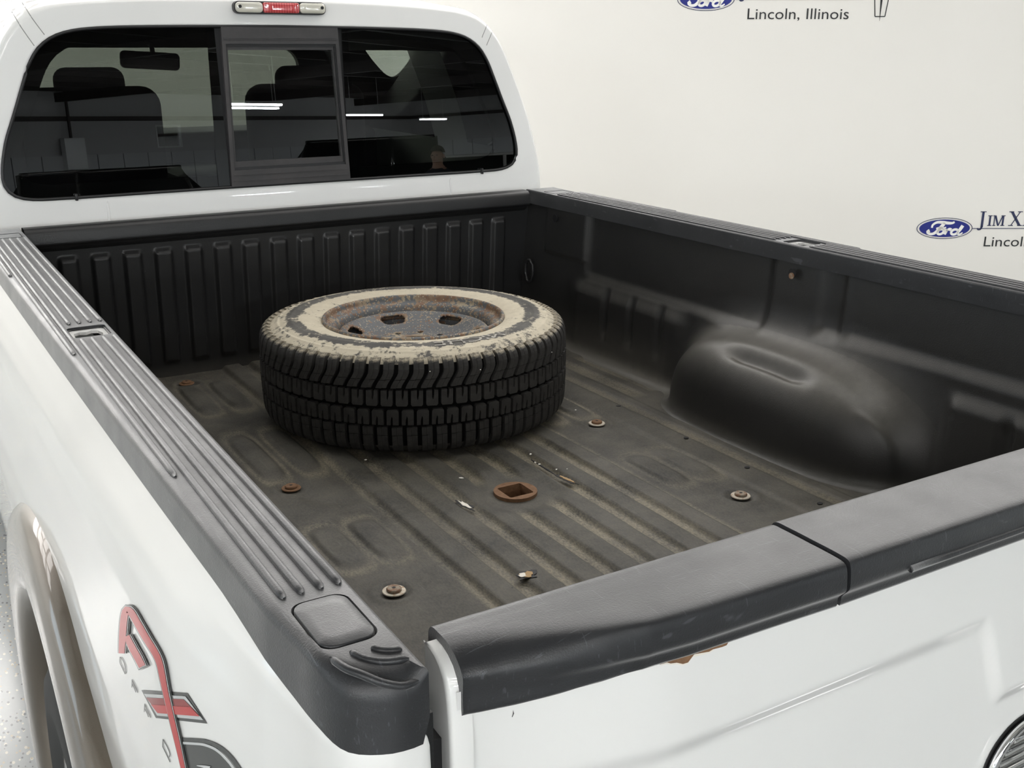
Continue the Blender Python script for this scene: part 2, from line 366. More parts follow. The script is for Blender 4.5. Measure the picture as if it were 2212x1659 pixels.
def window(mapf, a0, a1, z0, z1):
    global wn; wn += 1
    out = [(a0, z0), (a1, z0), (a1, z1), (a0, z1)]; f = .05
    w = st(slab('window_%d' % wn, out, [[(a0+f, z0+f), (a1-f, z0+f), (a1-f, z1-f), (a0+f, z1-f)]], -.02, .12, 'housing', None, mapf=mapf, bed=False))
    sheet('pane', [(a0+f, z0+f), (a1-f, z0+f), (a1-f, z1-f), (a0+f, z1-f)], 'clear_glass', w, lambda a, b_: mapf(a, b_, .05), bed=False)
for h in LW: window(lambda a, b_, k: room(U0-k, a, b_), *h)
for h in RW: window(lambda a, b_, k: room(a, V0-k, b_), *h)
# purlins under the ceiling insulation, parallel with the backdrop wall
for k in range(20):
    v = V0+.6+k*1.6; room_box('purlin', U0, U1, v, v+.11, HC-.26, HC, 'beam_dark', ceiling)
for u in (-3.5, 4.5, 12.5, 20.5, 28.5, 36.5):
    room_box('rafter', u, u+.2, V0, WALL_D, HC-.55, HC-.26, 'beam_dark', ceiling)
# block dado along the back and right walls
for i in range(45):
    u = U0+.02+i*1.1
    room_box('wall_block', u, u+1.06, V0, V0+.12, 0, 2.05, 'block_grey', wall_back)
for i in range(28):
    v = V0+.2+i*1.1
    room_box('wall_block', U1-.12, U1, v, v+1.06, 0, 2.05, 'block_grey', wall_right)
room_box('girt', U0, U1, V0, V0+.1, 3.15, 3.3, 'beam_dark', wall_back); room_box('girt', U1-.1, U1, V0, WALL_D, 3.15, 3.3, 'beam_dark', wall_right)

# tube luminaires
def fixture(u, v, z, ln, mat, label, group, w=.13, tilt=0):
    t = empty('strip_light', room(u, v, z)); t.rotation_euler = (tilt, 0, -YAW)
    tag(t, label, 'ceiling light', group)
    bm = bmesh.new(); box_bm(bm, -ln/2, ln/2, -w/2-.03, w/2+.03, .03, .09, .008); bm_obj('housing', bm, 'housing', t, bed=False)
    bm = bmesh.new(); box_bm(bm, -ln/2+.02, ln/2-.02, -w/2, w/2, -.015, .03, .012); bm_obj('tube', bm, mat, t, bed=False)
    for s in (-1, 1):
        bm = bmesh.new(); box_bm(bm, s*ln*.4-.006, s*ln*.4+.006, -.006, .006, .09, HC-z); bm_obj('hanger', bm, 'housing', t, bed=False)
for v in (3.9, 4.9, 5.9, 6.9):
    for u in (-6.7, -4.0, -1.3, 1.4, 4.1, 6.8):
        fixture(u, v, 3.80, 2.4, 'bank_light', 'wide white light panel in the bank hung before the backdrop wall', 'light bank before the backdrop wall', .55, -.40)
for u in (-6.7, -4.0, -1.3): fixture(u, 7.2, 3.0, 2.4, 'low_fill_light', 'added fill panel hung low and tilted by the backdrop wall ahead of the cab', 'added low fill panels by the backdrop wall', .8, -.9)  # added panels out of view, put in to brighten the driver rail cap
for u in (.6, 3.3): fixture(u, 2.2, 3.95, 2.4, 'bank_light', 'wide light panel hung over the pickup bed and cab', 'light panels over the pickup bed', .55, 0)
for v in (-4.4, -6.4, -8.4):
    for u in (-6.2, -3.2, -.2, 2.8):
        fixture(u, v, 3.95, 2.4, 'tube_light', 'long white tube light hung behind the tailgate of the pickup', 'tube lights behind the tailgate', .26)
for u, v, z in ((17.6, -13.0, 2.95), (19.8, -15.0, 3.0), (27.0, -16.5, 2.9), (36.0, -19.5, 2.9), (4.5, -9.0, 3.0), (1.0, -14.0, 3.0), (5.0, -19.0, 3.0), (-4.0, -10.0, 3.0), (-4., -18., 3.0), (22., -2., 3.0), (30., -5., 3.0), (37., -8., 3.0), (30., 2., 3.), (14., 3., 3.)):  # some mirrored in the window, the rest added unseen to brighten the shop
    fixture(u, v, z, 2.0, 'shop_tube', 'cool white tube light hung over the shop behind the pickup', 'tube lights over the shop floor')

# ---- prints on the backdrop wall
def on_wall(u, zb, h=0): p = CAM + cdir*u + ndir*(WALL_D-h); return (p.x, p.y, zb+BED)
def ell(cu, cz, a, b_, n=56): return [(cu+a*math.cos(2*PI*k/n), cz+b_*math.sin(2*PI*k/n)) for k in range(n)]
def wslab(name, outline, holes, h, mat, parent): return slab(name, outline, holes, h-.0012, h, mat, parent, mapf=lambda a, b_, k: on_wall(a, b_, k), bed=False)
def wstrokes(name, strokes, h, mat, parent):
    V = []; F = []
    for s in strokes:
        A, B = s; k = len(V); n = len(A)
        for a, b_ in zip(A, B): V += [on_wall(a[0], a[1], h), on_wall(b_[0], b_[1], h)]
        F += [(k+2*i, k+2*i+1, k+2*i+3, k+2*i+2) for i in range(n-1)]
    return mesh_obj(name, V, F, mat, parent, smooth=False, bed=False)
def rect(x0, x1, y0, y1): return (np.array([(x0, y0), (x1, y0)]), np.array([(x0, y1), (x1, y1)]))
def quad(a, b_, c, d): return (np.array([a, d]), np.array([b_, c]))
def dealer_logo(cu, cz, k=1.0):
    a, b_ = .208*k, .079*k
    rim = wslab('oval_logo', ell(cu, cz, a, b_), [ell(cu, cz, a*.975, b_*.945)], .002, 'print_navy', wall_front)
    wslab('oval_field', ell(cu, cz, a*.905, b_*.83), [], .003, 'print_blue', rim)
    X = lambda pts: [(cu+px*a, cz+py*b_) for px, py in pts]; w = .021*k
    S = [stroke2d(X([(-.46, .05), (-.44, .32), (-.30, .56), (-.1, .56), (.1, .50), (.25, .50), (.33, .60)]), [w*.7, w*.8, w, w*1.1, w, w*.7]),
         stroke2d(X([(-.02, .52), (-.12, .15), (-.24, -.22), (-.38, -.50), (-.52, -.52), (-.60, -.34), (-.53, -.2)]), [w*1.1, w*1.3, w*1.3, w*1.1, w*.9, w*.9, w*1.2]),
         stroke2d(X([(-.30, -.04), (-.16, .06), (-.04, .02), (.05, .10)]), [w*.7, w*.8, w*.7, w*.4]),
         stroke2d(X([(-.13+.105*math.cos(t)-.03*math.sin(t)*-1, -.32+.24*math.sin(t)) for t in np.linspace(1.2, 1.2+2*PI, 14)]), w*.85, 40),
         stroke2d(X([(-.04, -.15), (.04, -.10), (.09, -.16)]), w*.55),
         stroke2d(X([(.10, -.08), (.06, -.3), (.02, -.58)]), [w, w*1.1, w]),
         stroke2d(X([(.06, -.35), (.12, -.14), (.19, -.08), (.24, -.16)]), [w*.6, w*.7, w, w*1.1]),
         stroke2d(X([(.37+.115*math.cos(t)+.03*math.sin(t), -.34+.24*math.sin(t)) for t in np.linspace(.6, .6+2*PI, 14)]), w*.85, 40),
         stroke2d(X([(.64, .26), (.56, -.1), (.49, -.45), (.53, -.58), (.60, -.52), (.66, -.40)]), [w*1.2, w*1.2, w*1.1, w*.8, w*.6, w*.4])]
    wstrokes('script_lettering', S, .004, 'print_white', rim)
    # rule between badge and emblem
    x0 = cu+a; x1 = cu+1.14*k
    wstrokes('rule', [rect(x0, x1, cz-.004*k, cz+.001*k)], .003, 'print_navy', wall_front)
    # serif capitals
    S = []; bz = cz+.018*k
    def stem(x, y0, y1, w_, sf): S.extend([rect(x-w_/2, x+w_/2, y0, y1), rect(x-w_/2-sf, x+w_/2+sf, y1-.006*k, y1), rect(x-w_/2-sf, x+w_/2+sf, y0, y0+.006*k)])
    H1, H2 = .108*k, .078*k; x = cu+.275*k
    S.append(rect(x-.009*k, x+.009*k, bz-.01*k, bz+H1)); S.append(rect(x-.022*k, x+.022*k, bz+H1-.006*k, bz+H1))
    S.append(stroke2d([(x, bz), (x-.006*k, bz-.022*k), (x-.022*k, bz-.028*k), (x-.032*k, bz-.018*k)], [.018*k, .014*k, .010*k, .012*k]))
    stem(x+.055*k, bz, bz+H2, .014*k, .009*k)
    m0 = x+.088*k; m1 = x+.152*k; stem(m0, bz, bz+H2, .007*k, .008*k); stem(m1, bz, bz+H2, .014*k, .008*k)
    S.append(quad((m0-.004*k, bz+H2), (m0+.012*k, bz+H2), ((m0+m1)/2+.006*k, bz), ((m0+m1)/2-.006*k, bz))); S.append(quad((m1-.008*k, bz+H2), (m1, bz+H2), ((m0+m1)/2+.004*k, bz), ((m0+m1)/2-.004*k, bz)))
    q = x+.205*k
    S += [quad((q-.006*k, bz+H1), (q+.016*k, bz+H1), (q+.086*k, bz), (q+.064*k, bz)), quad((q+.066*k, bz+H1), (q+.074*k, bz+H1), (q+.012*k, bz), (q+.004*k, bz))]
    for sx, sy in ((q+.004*k, bz+H1-.006*k), (q+.068*k, bz+H1-.006*k), (q+.008*k, bz), (q+.075*k, bz)): S.append(rect(sx-.018*k, sx+.018*k, sy, sy+.006*k))
    q2 = x+.31*k
    S += [quad((q2+.026*k, bz+H2), (q2+.036*k, bz+H2), (q2+.066*k, bz), (q2+.050*k, bz)), quad((q2+.026*k, bz+H2), (q2+.032*k, bz+H2), (q2+.006*k, bz), (q2, bz)), rect(q2+.012*k, q2+.05*k, bz+.024*k, bz+.030*k), rect(q2-.009*k, q2+.014*k, bz, bz+.005*k), rect(q2+.045*k, q2+.075*k, bz, bz+.005*k)]
    wstrokes('serif_lettering', S, .003, 'print_navy', wall_front)
    V, F = text_mesh('Lincoln, Illinois', 1.0); xs = [v_[0] for v_ in V]; ys = [v_[1] for v_ in V]
    capl = max(ys); sx = .737*k/(max(xs)-min(xs)); sy = .0735*k/capl
    mesh_obj('town_lettering', [on_wall(cu+.308*k+(v_[0]-min(xs))*sx, cz-.108*k-.028*k+v_[1]*sy, .003) for v_ in V], F, 'print_black', wall_front, smooth=False, bed=False)
    # upright emblem: tall frame with a slim four-pointed star
    eu, ez = cu+1.272*k, cz; t = .0035*k
    fr = [(eu-.036*k, ez-.118*k), (eu+.036*k, ez-.118*k), (eu+.050*k, ez), (eu+.036*k, ez+.118*k), (eu-.036*k, ez+.118*k), (eu-.050*k, ez)]
    S = [stroke2d([fr[i], fr[(i+1) % 6]], 2*t, 3) for i in range(6)]
    S += [quad((eu-.008*k, ez), (eu+.008*k, ez), (eu+.001*k, ez-.148*k), (eu-.001*k, ez-.148*k)), quad((eu-.008*k, ez), (eu+.008*k, ez), (eu+.001*k, ez+.148*k), (eu-.001*k, ez+.148*k)), quad((eu-.075*k, ez-.001), (eu-.075*k, ez+.001), (eu+.075*k, ez+.001), (eu+.075*k, ez-.001))]
    wstrokes('star_emblem', S, .003, 'print_black', wall_front)
dealer_logo(1.385, 1.305, .985); dealer_logo(3.290, -.333, 1.02)

# ------------------------------------------------------------------ the pickup
truck = empty('pickup_truck', (0, 0, 0))
tag(truck, 'white pickup truck with black bed liner and tinted rear window before the white wall', 'pickup truck')
W_IN, H_RAIL = .823, .497

# --- liner floor (height field with ridges, raised pads and wells round the bolts)
nx, ny = 460, 470
X, Y = np.meshgrid(np.linspace(-.815, .815, nx), np.linspace(0.004, 2.50, ny), indexing='ij')
def wob(f, s, ph): return np.sin(X*f+ph)*np.cos(Y*f*.7+ph*2)*s
PER = .0868
ph_ = (X/PER) - np.round(X/PER); dx_ = np.abs(ph_)*PER
ridge = 1-sstep(dx_, .020, .036)
inner = 1-sstep(np.abs(X), .300, .312)
rg = np.hypot(X, (Y-1.174)); flat_g = sstep(rg, .075, .135)
Z = .011*ridge*inner*flat_g
dustv = (1-ridge)*inner*flat_g*.95
BOLTS = [(s*.4305, y) for s in (-1, 1) for y in (.8978, 1.4631)]+[(-.4305, 2.395), (.4305, 2.395)]
for s in (-1, 1):
    for cx, cy, hx, hy in ((.452, 1.125, .034, .098), (.366, 1.125, .032, .096), (.440, 2.230, .030, .140), (.347, 2.230, .031, .140), (.440, 1.70, .031, .160), (.347, 1.70, .030, .150), (.44, .52, .034, .11), (.35, .52, .03, .11)):
        qx = np.abs(X-s*cx)/hx; qy = np.abs(Y-cy)/hy
        sd = (qx**4+qy**4)**.25; m_ = 1-sstep(sd, .72, 1.12)
        Z = np.maximum(Z, .0075*m_); dustv = np.maximum(dustv, .85*np.exp(-((sd-1.22)/.16)**2)); dustv *= (1-.8*m_)
    band = boxm(s*X, .492, .575, .016); Z = np.maximum(Z, .005*band); dustv = np.maximum(dustv, .75*boxm(s*X, .578, .606, .012))*(1-.55*band)
    band2 = boxm(s*X, .610, .642, .010); Z = np.maximum(Z, .003*band2)
    for xa, xb, ya, yb in ((.655, .700, 1.60, 2.42), (.735, .790, 1.62, 2.02)):
        tr = boxm(s*X, xa, xb, .014)*boxm(Y, ya, yb, .05); Z -= .004*tr; dustv = np.maximum(dustv, 1.25*tr)
for bx, by in BOLTS:
    r_ = np.hypot(X-bx, Y-by); Z += .003*np.exp(-((r_-.040)/.008)**2) - .003*(1-sstep(r_, .024, .032)); dustv *= (.35+.65*sstep(r_, .03, .05))
    Z *= 1-.0*r_
r_ = np.hypot((X+.33), (Y-1.42)); Z += -.003*np.exp(-((r_-.09)/.012)**2)*(Y < 1.44)
fr_ = sstep(Y, 2.40, 2.45); dustv = np.maximum(dustv*(1-fr_), .6*fr_)
Z += wob(7, .0012, .4)+wob(19, .0006, 1.3)+wob(41, .0003, .2)
dustv = dustv*(.62+.38*np.sin(X*9+1)*np.cos(Y*5+.6))*(1-.45*sstep(Y, 1.5, 2.3)*sstep(-X, .2, .5)) + .20
# torn places where the liner has cracked through
TEARS = [((1003, 1096), .0075, .028, .55, 'bare_metal'), ((1223, 1040), .006, .026, .5, 'primer_tan'), ((1136, 1248), .017, .013, 0., 'primer_tan')]
gz = np.hypot(X, Y-1.174)
mask = gz < .043
lf = grid_obj('liner_floor', np.stack([X, Y, Z], -1), 'liner_floor', truck, attr=dustv, flip=False, mask=mask)
lf['label'] = 'dusty ridged black floor of the bed liner'
def floor_pt(px, py, z=.006):
    d = ray(px, py); t = (z+BED-CAM.z)/d.z; p = CAM+d*t; return p.x, p.y
def blob(name, cx, cy, rx, ry, rot, z, mat, parent, n=18, jag=.35, th=.0012):
    out = []
    for k in range(n):
        a = 2*PI*k/n; q = 1+random.uniform(-jag, jag)
        x, y = rx*q*math.cos(a), ry*q*math.sin(a); out.append((cx+x*math.cos(rot)-y*math.sin(rot), cy+x*math.sin(rot)+y*math.cos(rot)))
    return slab(name, out, [], z, z+th, mat, parent)
for (px, py), rx, ry, rot, mt in TEARS:
    x, y = floor_pt(px, py); blob('torn_hole', x, y, rx*1.35, ry*1.25, rot*.3, .0112, 'groove_black', lf, th=.001)
    blob('torn_patch', x+.001, y-.002, rx*.75, ry*.85, rot*.3, .0122, mt, lf)
x, y = floor_pt(1134, 1249); blob('torn_patch', x-.004, y+.001, .007, .008, 0, .0126, 'bare_metal', lf)
x0, y0 = floor_pt(1147, 995); x1, y1 = floor_pt(1203, 1030)
tube('crack', [(x0+(x1-x0)*t, y0+(y1-y0)*t+.004*math.sin(9*t), .0088) for t in np.linspace(0, 1, 9)], [.0012, .003, .002, .0035, .003, .004, .003, .002, .001], 'groove_black', lf, flat=.4)
for px, py, rr in ((1146, 986, .006), (997, 1038, .006), (1156, 1004, .004), (1165, 1008, .003), (1202, 1019, .003), (1225, 1018, .002), (790, 998, .003), (1243, 890, .004)):
    x, y = floor_pt(px, py); blob('paint_chip', x, y, rr, rr*.6, random.uniform(0, 3), .0115, 'fleck_white', lf, 8)
for px, py in ((1336, 879), (1482, 948), (1614, 1012), (1771, 1090)):
    x, y = floor_pt(px, py, .003); blob('vent_hole', x, y, .007, .006, 0, .0055, 'groove_black', lf, 10, .05)
# bolts with washers
starn = []
for k in range(12): a = 2*PI*k/12; rr = .0042 if k % 2 else .0025; starn.append((rr*math.cos(a), rr*math.sin(a)))
for i, (bx, by) in enumerate(BOLTS):
    rusty = i in (1, 4, 5)
    w_ = lathe('washer', [(.008, .001), (.0215, .001), (.0225, .0025), (.0215, .004), (.008, .004)], 'raw_rust' if rusty else 'washer_zinc', lf, 40, (bx, by, 0), sharp=.5)
    hd = lathe('bolt_head', [(.0001, .004), (.0142, .004), (.0145, .0075), (.013, .0095), (.0001, .010)], 'raw_rust' if i in (1, 4, 5, 3) else 'dull_bolt', w_, 32, (bx, by, 0), sharp=.5)
    slab('star_recess', [(bx+a, by+b_) for a, b_ in starn], [], .0098, .0104, 'groove_black', w_)
# gooseneck socket: rusty ring with a square hole
ring = slab('hitch_socket', [(.050*math.cos(t), 1.174+.050*math.sin(t)) for t in np.linspace(0, 2*PI, 48, endpoint=False)], [rrect(-.031, .031, 1.174-.031, 1.174+.031, .005, 3)], -.008, .0085, 'raw_rust', lf)
bm = bmesh.new(); box_bm(bm, -.036, .036, 1.138, 1.210, -.075, -.0005)
bmesh.ops.delete(bm, geom=[f for f in bm.faces if f.normal.z > .9], context='FACES_ONLY'); bmesh.ops.reverse_faces(bm, faces=bm.faces)
me_ = bm_obj('socket_box', bm, 'raw_rust', ring)

# --- liner side walls with wheel arches (ray-marched smooth union)
def side_liner(sgn):
    nyy, nf = 330, 170
    ys = np.linspace(.0, 2.485, nyy); ph = np.linspace(math.radians(-67.5), math.radians(-29.2), nf)
    YY, PP = np.meshgrid(ys, ph, indexing='ij'); ox, oz = .25, .80
    dxr, dzr = np.cos(PP), np.sin(PP)
    def xw(y, z):
        x = .805+.026*np.clip(z/.46, 0, 1)
        x = x+.013*boxm(y, 1.255, 2.09, .04)*sstep(z, .235, .275)          # upper panel set back
        x = x+.012*boxm(y, -.2, .995, .03)*sstep(z, .275, .315)
        x = x+.014*boxm(y, 1.005, 1.08, .04)*sstep(z, .27, .31)            # recess behind the post
        x = x-.006*boxm(y, 2.10, 2.34, .02)*sstep(z, .292, .306)            # boss at the front
        low = boxm(y, 1.58, 2.14, .10)*(1-sstep(z, .195, .250)); x = x-.018*low
        low = boxm(y, .30, .665, .04)*(1-sstep(z, .215, .26)); x = x-.014*low
        for gy in (1.95, 1.815, 1.675, .52): x = x+.009*boxm(y, gy-.014, gy+.014, .018)*boxm(z, .085, .222, .05)
        return x
    def F(y, x, z):
        w = xw(y, z)-x; f = z+.004
        rz = np.clip(z, 0, None)/.247
        yc = np.where(y > 1.16, (y-1.16)/.375, (1.16-y)/.46)
        yl = yc*(1+.10*(x-.80)/.16*(y < 1.16)*-1)
        rx = np.clip(.835-x, 0, None)/.192
        g = (np.abs(yl)**2.7+rx**3.4+rz**2.7)**(1/2.8)-1
        a = g*.19
        rec = np.exp(-((x-.708)/.016)**2)*boxm(y, 1.00, 1.25, .10)
        a = a+.015*rec
        # small crease down the rear slope
        a = a-.0025*np.exp(-((x-.715-.25*(.82-y))/.010)**2)*boxm(y, .74, .84, .06)
        def smin(p, q, k): h = np.clip(.5+.5*(q-p)/k, 0, 1); return q*(1-h)+p*h-k*h*(1-h)
        return smin(smin(w, a, .075), f, .035)
    lo = np.zeros_like(YY); hi = np.full_like(YY, np.nan); t = np.full_like(YY, .15); prev = t.copy(); done = np.zeros(YY.shape, bool)
    for k in range(240):
        v_ = F(YY, ox+t*dxr, oz+t*dzr); hit = (v_ < 0) & ~done
        lo = np.where(hit, prev, lo); hi = np.where(hit, t, hi); done |= hit
        prev = t.copy(); t = t+.004
    hi = np.where(done, hi, t)
    for k in range(18):
        mid = (lo+hi)/2; v_ = F(YY, ox+mid*dxr, oz+mid*dzr); ins = v_ < 0; hi = np.where(ins, mid, hi); lo = np.where(ins, lo, mid)
    xx = ox+hi*dxr; zz = oz+hi*dzr
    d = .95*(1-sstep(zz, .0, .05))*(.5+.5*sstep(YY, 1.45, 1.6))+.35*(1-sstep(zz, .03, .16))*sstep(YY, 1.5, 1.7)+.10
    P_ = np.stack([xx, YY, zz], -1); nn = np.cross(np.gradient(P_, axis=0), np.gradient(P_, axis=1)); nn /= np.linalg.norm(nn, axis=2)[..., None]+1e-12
    upf = np.abs(nn[..., 2])*(zz > .03); d = d+.80*sstep(upf, .10, .95)*(xx < .80)+.35*sstep(upf, .2, .7)*(xx >= .80)  # up-facing faces paled: toplight painted in along with the dust film
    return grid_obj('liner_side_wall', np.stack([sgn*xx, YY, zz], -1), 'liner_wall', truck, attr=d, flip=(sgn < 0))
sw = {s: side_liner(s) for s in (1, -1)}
def disc_on(name, x, y, z, r, mat, parent, nrm=(-1, 0, 0), n=20, th=.002):
    q = Vector(nrm).to_track_quat('Z', 'Y'); V = []
    for h, rr in ((0, r), (th, r)):
        for k in range(n): V.append(Vector((x, y, z))+q @ Vector((rr*math.cos(2*PI*k/n), rr*math.sin(2*PI*k/n), h)))
    F = [tuple(range(n, 2*n)), tuple(range(n))[::-1]]+[(k, (k+1) % n, n+(k+1) % n, n+k) for k in range(n)]
    return mesh_obj(name, V, F, mat, parent, smooth=False)
for s in (1, -1):
    disc_on('bolt_hole', s*.812, 2.265, .422, .013, 'groove_black', sw[s], (-s, 0, 0)); disc_on('bolt_hole', s*.816, 1.168, .426, .013, 'groove_black', sw[s], (-s, 0, 0))
    disc_on('hook_washer', s*.815, 1.168, .420, .008, 'dull_bolt', sw[s], (-s, 0, 0), th=.004)
    # dark tie-down ring at the front corner
    tube('tie_down_ring', [(s*(.792-.004*math.cos(t)), 2.40+.018*math.cos(t), .22+.040*math.sin(t)) for t in np.linspace(0, 2*PI, 20, endpoint=False)], .005, 'trim_black', sw[s], closed=True)
# --- liner front wall with upright ribs
nx2, nz2 = 560, 90
X2, Z2 = np.meshgrid(np.linspace(-.850, .850, nx2), np.r_[np.linspace(-.004, .06, 20), np.linspace(.064, .38, 40), np.linspace(.384, .452, 30)], indexing='ij')
RP = .0887; dd_ = np.abs(X2/RP-np.round(X2/RP))*RP
rib = (1-sstep(dd_, .017, .030))*(np.abs(X2) < .755)*sstep(Z2, .036, .060)*(1-sstep(Z2, .388, .410))
Y2 = 2.500-.030*np.clip(Z2/.45, 0, 1)-.013*rib
fwl = grid_obj('liner_front_wall', np.stack([X2, Y2, Z2], -1), 'liner_wall', truck, attr=.35*(1-sstep(Z2, .0, .05))+.05, flip=True)
# cap along the top of the front wall
prof = catmull([(2.505, .470), (2.503, .488), (2.490, .4945), (2.455, .4945), (2.441, .489), (2.436, .475), (2.433, .449), (2.437, .4455), (2.448, .446), (2.456, .436), (2.470, .424)], 44)
xs = np.linspace(-.816, .816, 60)
grid_obj('front_rail_cap', np.stack([np.repeat(xs[:, None], 44, 1), np.repeat(prof[None, :, 0], 60, 0), np.repeat(prof[None, :, 1], 60, 0)], -1), 'liner_wall', truck, attr=np.full((60, 44), .04), flip=False)

# --- rail caps
def outer_x(y): return .902+.030*(np.clip(y, 0, 2.6)/1.73)**.75
def cap_outline():
    pts = []
    ys = np.linspace(2.474, .10, 60)
    side = [(-outer_x(y), y) for y in ys]
    nose = catmull([(-outer_x(.10), .10), (-.9005, .040), (-.896, -.008), (-.885, -.043), (-.860, -.060), (-.835, -.0635), (-.823, -.062)], 26)[1:]
    inn = [(-W_IN, y) for y in np.r_[np.linspace(-.05, 2.474, 60)]]
    front = [(-W_IN-(outer_x(2.474)-W_IN)*t, 2.474) for t in np.linspace(0, 1, 8)[1:-1]]
    return np.array(side+[tuple(p) for p in nose]+inn+front)
def rail_cap(sgn):
    O = cap_outline(); n = len(O)
    A = np.roll(O, 1, 0); B = np.roll(O, -1, 0); T = B-A; T /= np.linalg.norm(T, axis=1)[:, None]; Nn = np.c_[-T[:, 1], T[:, 0]]   # inward (outline runs clockwise? fixed below)
    ctr = np.array([-.87, 1.2])
    area = .5*np.sum(O[:, 0]*np.roll(O[:, 1], -1)-np.roll(O[:, 0], -1)*O[:, 1])
    if area < 0: Nn = -Nn
    nose = 1-sstep(O[:, 1], -.045, .005); inner_ = sstep(O[:, 0], -.835, -.825)
    r = (.006+.005*(1-inner_))+.013*nose*(1-inner_); r = np.where(O[:, 1] > 2.45, .005, r)
    bot = np.where(inner_ > .5, .450, .455-.020*sstep(-O[:, 1], -.25, .02)-.006*nose)
    rings = []
    ns = 7
    for k in range(ns+1):
        a = PI/2*k/ns; off = r*(1-math.sin(a)); z = H_RAIL-r*(1-math.cos(a))
        rings.append(np.c_[O+Nn*off[:, None], z])
    # rings[0] is the flat-top edge (off=r), rings[ns] the vertical side
    rings.append(np.c_[O-Nn*(.0015*(1-inner_))[:, None], .5*(H_RAIL-r)+.5*bot]); rings.append(np.c_[O-Nn*(.003*(1-inner_))[:, None], bot]); rings.append(np.c_[O+Nn*.004, bot+.0005])
    hole1 = rrect(-.896, -.831, 1.152, 1.230, .010, 4); hole2 = rrect(-.8890, -.8345, .0005, .0885, .015, 6)
    V2, F2 = fill_poly([tuple(p[:2]) for p in rings[0]], [hole1, hole2])
    zt = [H_RAIL]*len(V2); V = [(x, y, H_RAIL) for x, y in V2]; F = list(F2)
    base = []
    for k, R in enumerate(rings):
        if k == 0: base.append(0); continue
        base.append(len(V)); V += [tuple(p) for p in R]
    for k in range(len(rings)-1):
        for i in range(n): a = base[k]+i; b_ = base[k]+(i+1) % n; c = base[k+1]+(i+1) % n; d = base[k+1]+i; F.append((a, d, c, b_))
    # hole walls
    off = n
    for hl in (hole1, hole2):
        m_ = len(hl); k0 = len(V); V += [(x, y, H_RAIL-.012) for x, y in hl]
        for i in range(m_): F.append((off+i, off+(i+1) % m_, k0+(i+1) % m_, k0+i))
        off += m_
    V = [(sgn*-1*v_[0], v_[1], v_[2]) for v_ in V] if sgn > 0 else V
    bm = bmesh.new(); vv = [bm.verts.new(v_) for v_ in V]
    for f in F:
        try: bm.faces.new([vv[i] for i in f])
        except ValueError: pass
    o = bm_obj('rail_cap', bm, 'cap_plastic', truck, smooth=True, sharp=.6)
    mx = lambda x: x if sgn < 0 else -x
    S = lambda loop: [(mx(x), y) for x, y in loop]
    # front stake pocket: painted steel lip with a ragged dark opening
    lip_in = [(-.884, 1.1535), (-.846, 1.1535), (-.841, 1.190), (-.846, 1.212), (-.856, 1.217), (-.866, 1.209), (-.876, 1.214), (-.887, 1.207), (-.889, 1.180)]
    lip = slab('stake_pocket_lip', S(rrect(-.8975, -.8295, 1.1505, 1.2315, .008, 3)), [S(lip_in)], H_RAIL-.011, H_RAIL-.0055, 'white_paint', o)
    slab('pocket_floor', S(rrect(-.897, -.830, 1.151, 1.231, .008, 3)), [], H_RAIL-.10, H_RAIL-.098, 'groove_black', lip)
    tube('pocket_rim', [(x, y, H_RAIL-.0045) for x, y in S(rrect(-.8945, -.8325, 1.1535, 1.2285, .009, 4))], .0018, 'trim_black', lip, closed=True, n=6)
    # rear pocket cover sitting in a groove
    slab('groove_floor', S(rrect(-.8895, -.8340, .0, .0890, .015, 6)), [], H_RAIL-.014, H_RAIL-.011, 'groove_black', o)
    bm = bmesh.new(); lo = S(rrect(-.8868, -.8367, .0027, .0863, .014, 8)); m_ = len(lo); cx, cy = mx(-.8617), .0445
    rr_ = [(1, -.012), (1, -.001), (.992, .0006), (.97, .0012), (.6, .0016)]; rows = []
    for s_, h in rr_: rows.append([bm.verts.new((cx+(x-cx)*s_, cy+(y-cy)*s_, H_RAIL+h)) for x, y in lo])
    for a, b_ in zip(rows, rows[1:]):
        for i in range(m_): bm.faces.new((a[i], a[(i+1) % m_], b_[(i+1) % m_], b_[i]))
    bm.faces.new(rows[-1]); bm_obj('stake_pocket_cover', bm, 'cap_plastic', o, smooth=True, sharp=.8)
    # moulded ribs
    def rib_(xa, ya, xb, yb, rr=.0042):
        P = [(mx(xa+(xb-xa)*t), ya+(yb-ya)*t, H_RAIL+.0010) for t in (0, .004, .012, .1, .2, .3, .4, .5, .6, .7, .8, .9, .988, .996, 1)]
        R = [rr*.35, rr*.85]+[rr]*11+[rr*.85, rr*.35]
        tube('rib', P, R, 'cap_plastic', o, n=12, flat=.9)
    rib_(-.926, 2.29, -.925, 1.768); rib_(-.916, 2.29, -.912, 1.04); rib_(-.904, 2.29, -.899, .439)
    for x in (-.886, -.8685, -.850, -.8325): rib_(x, 2.285, x, 1.252); rib_(x, 1.134, x, .102)
    for pts in ([(-.851, -.013), (-.846, -.021), (-.838, -.0265), (-.8305, -.028)], [(-.8685, -.010), (-.8625, -.026), (-.850, -.0385), (-.8315, -.0435)], [(-.886, -.010), (-.880, -.034), (-.866, -.053), (-.848, -.0605), (-.8315, -.061)]):
        P = catmull(pts, 16); P3 = [(mx(a), b_, H_RAIL+.0003-max(0, .024-math.sqrt(max(0, .024**2-(.024-min(.024, b_+.0645))**2)))) for a, b_ in P]
        tube('nose_rib', P3, [.0012]+[.0034]*14+[.0012], 'cap_plastic', o, n=8, flat=1.0)
    tube('label_outline', [(x, y, H_RAIL+.0002) for x, y in S(rrect(-.915, -.836, 2.305, 2.378, .004, 2))], .0009, 'groove_black', o, closed=True, n=5)
    return o
caps = {s: rail_cap(s) for s in (-1, 1)}
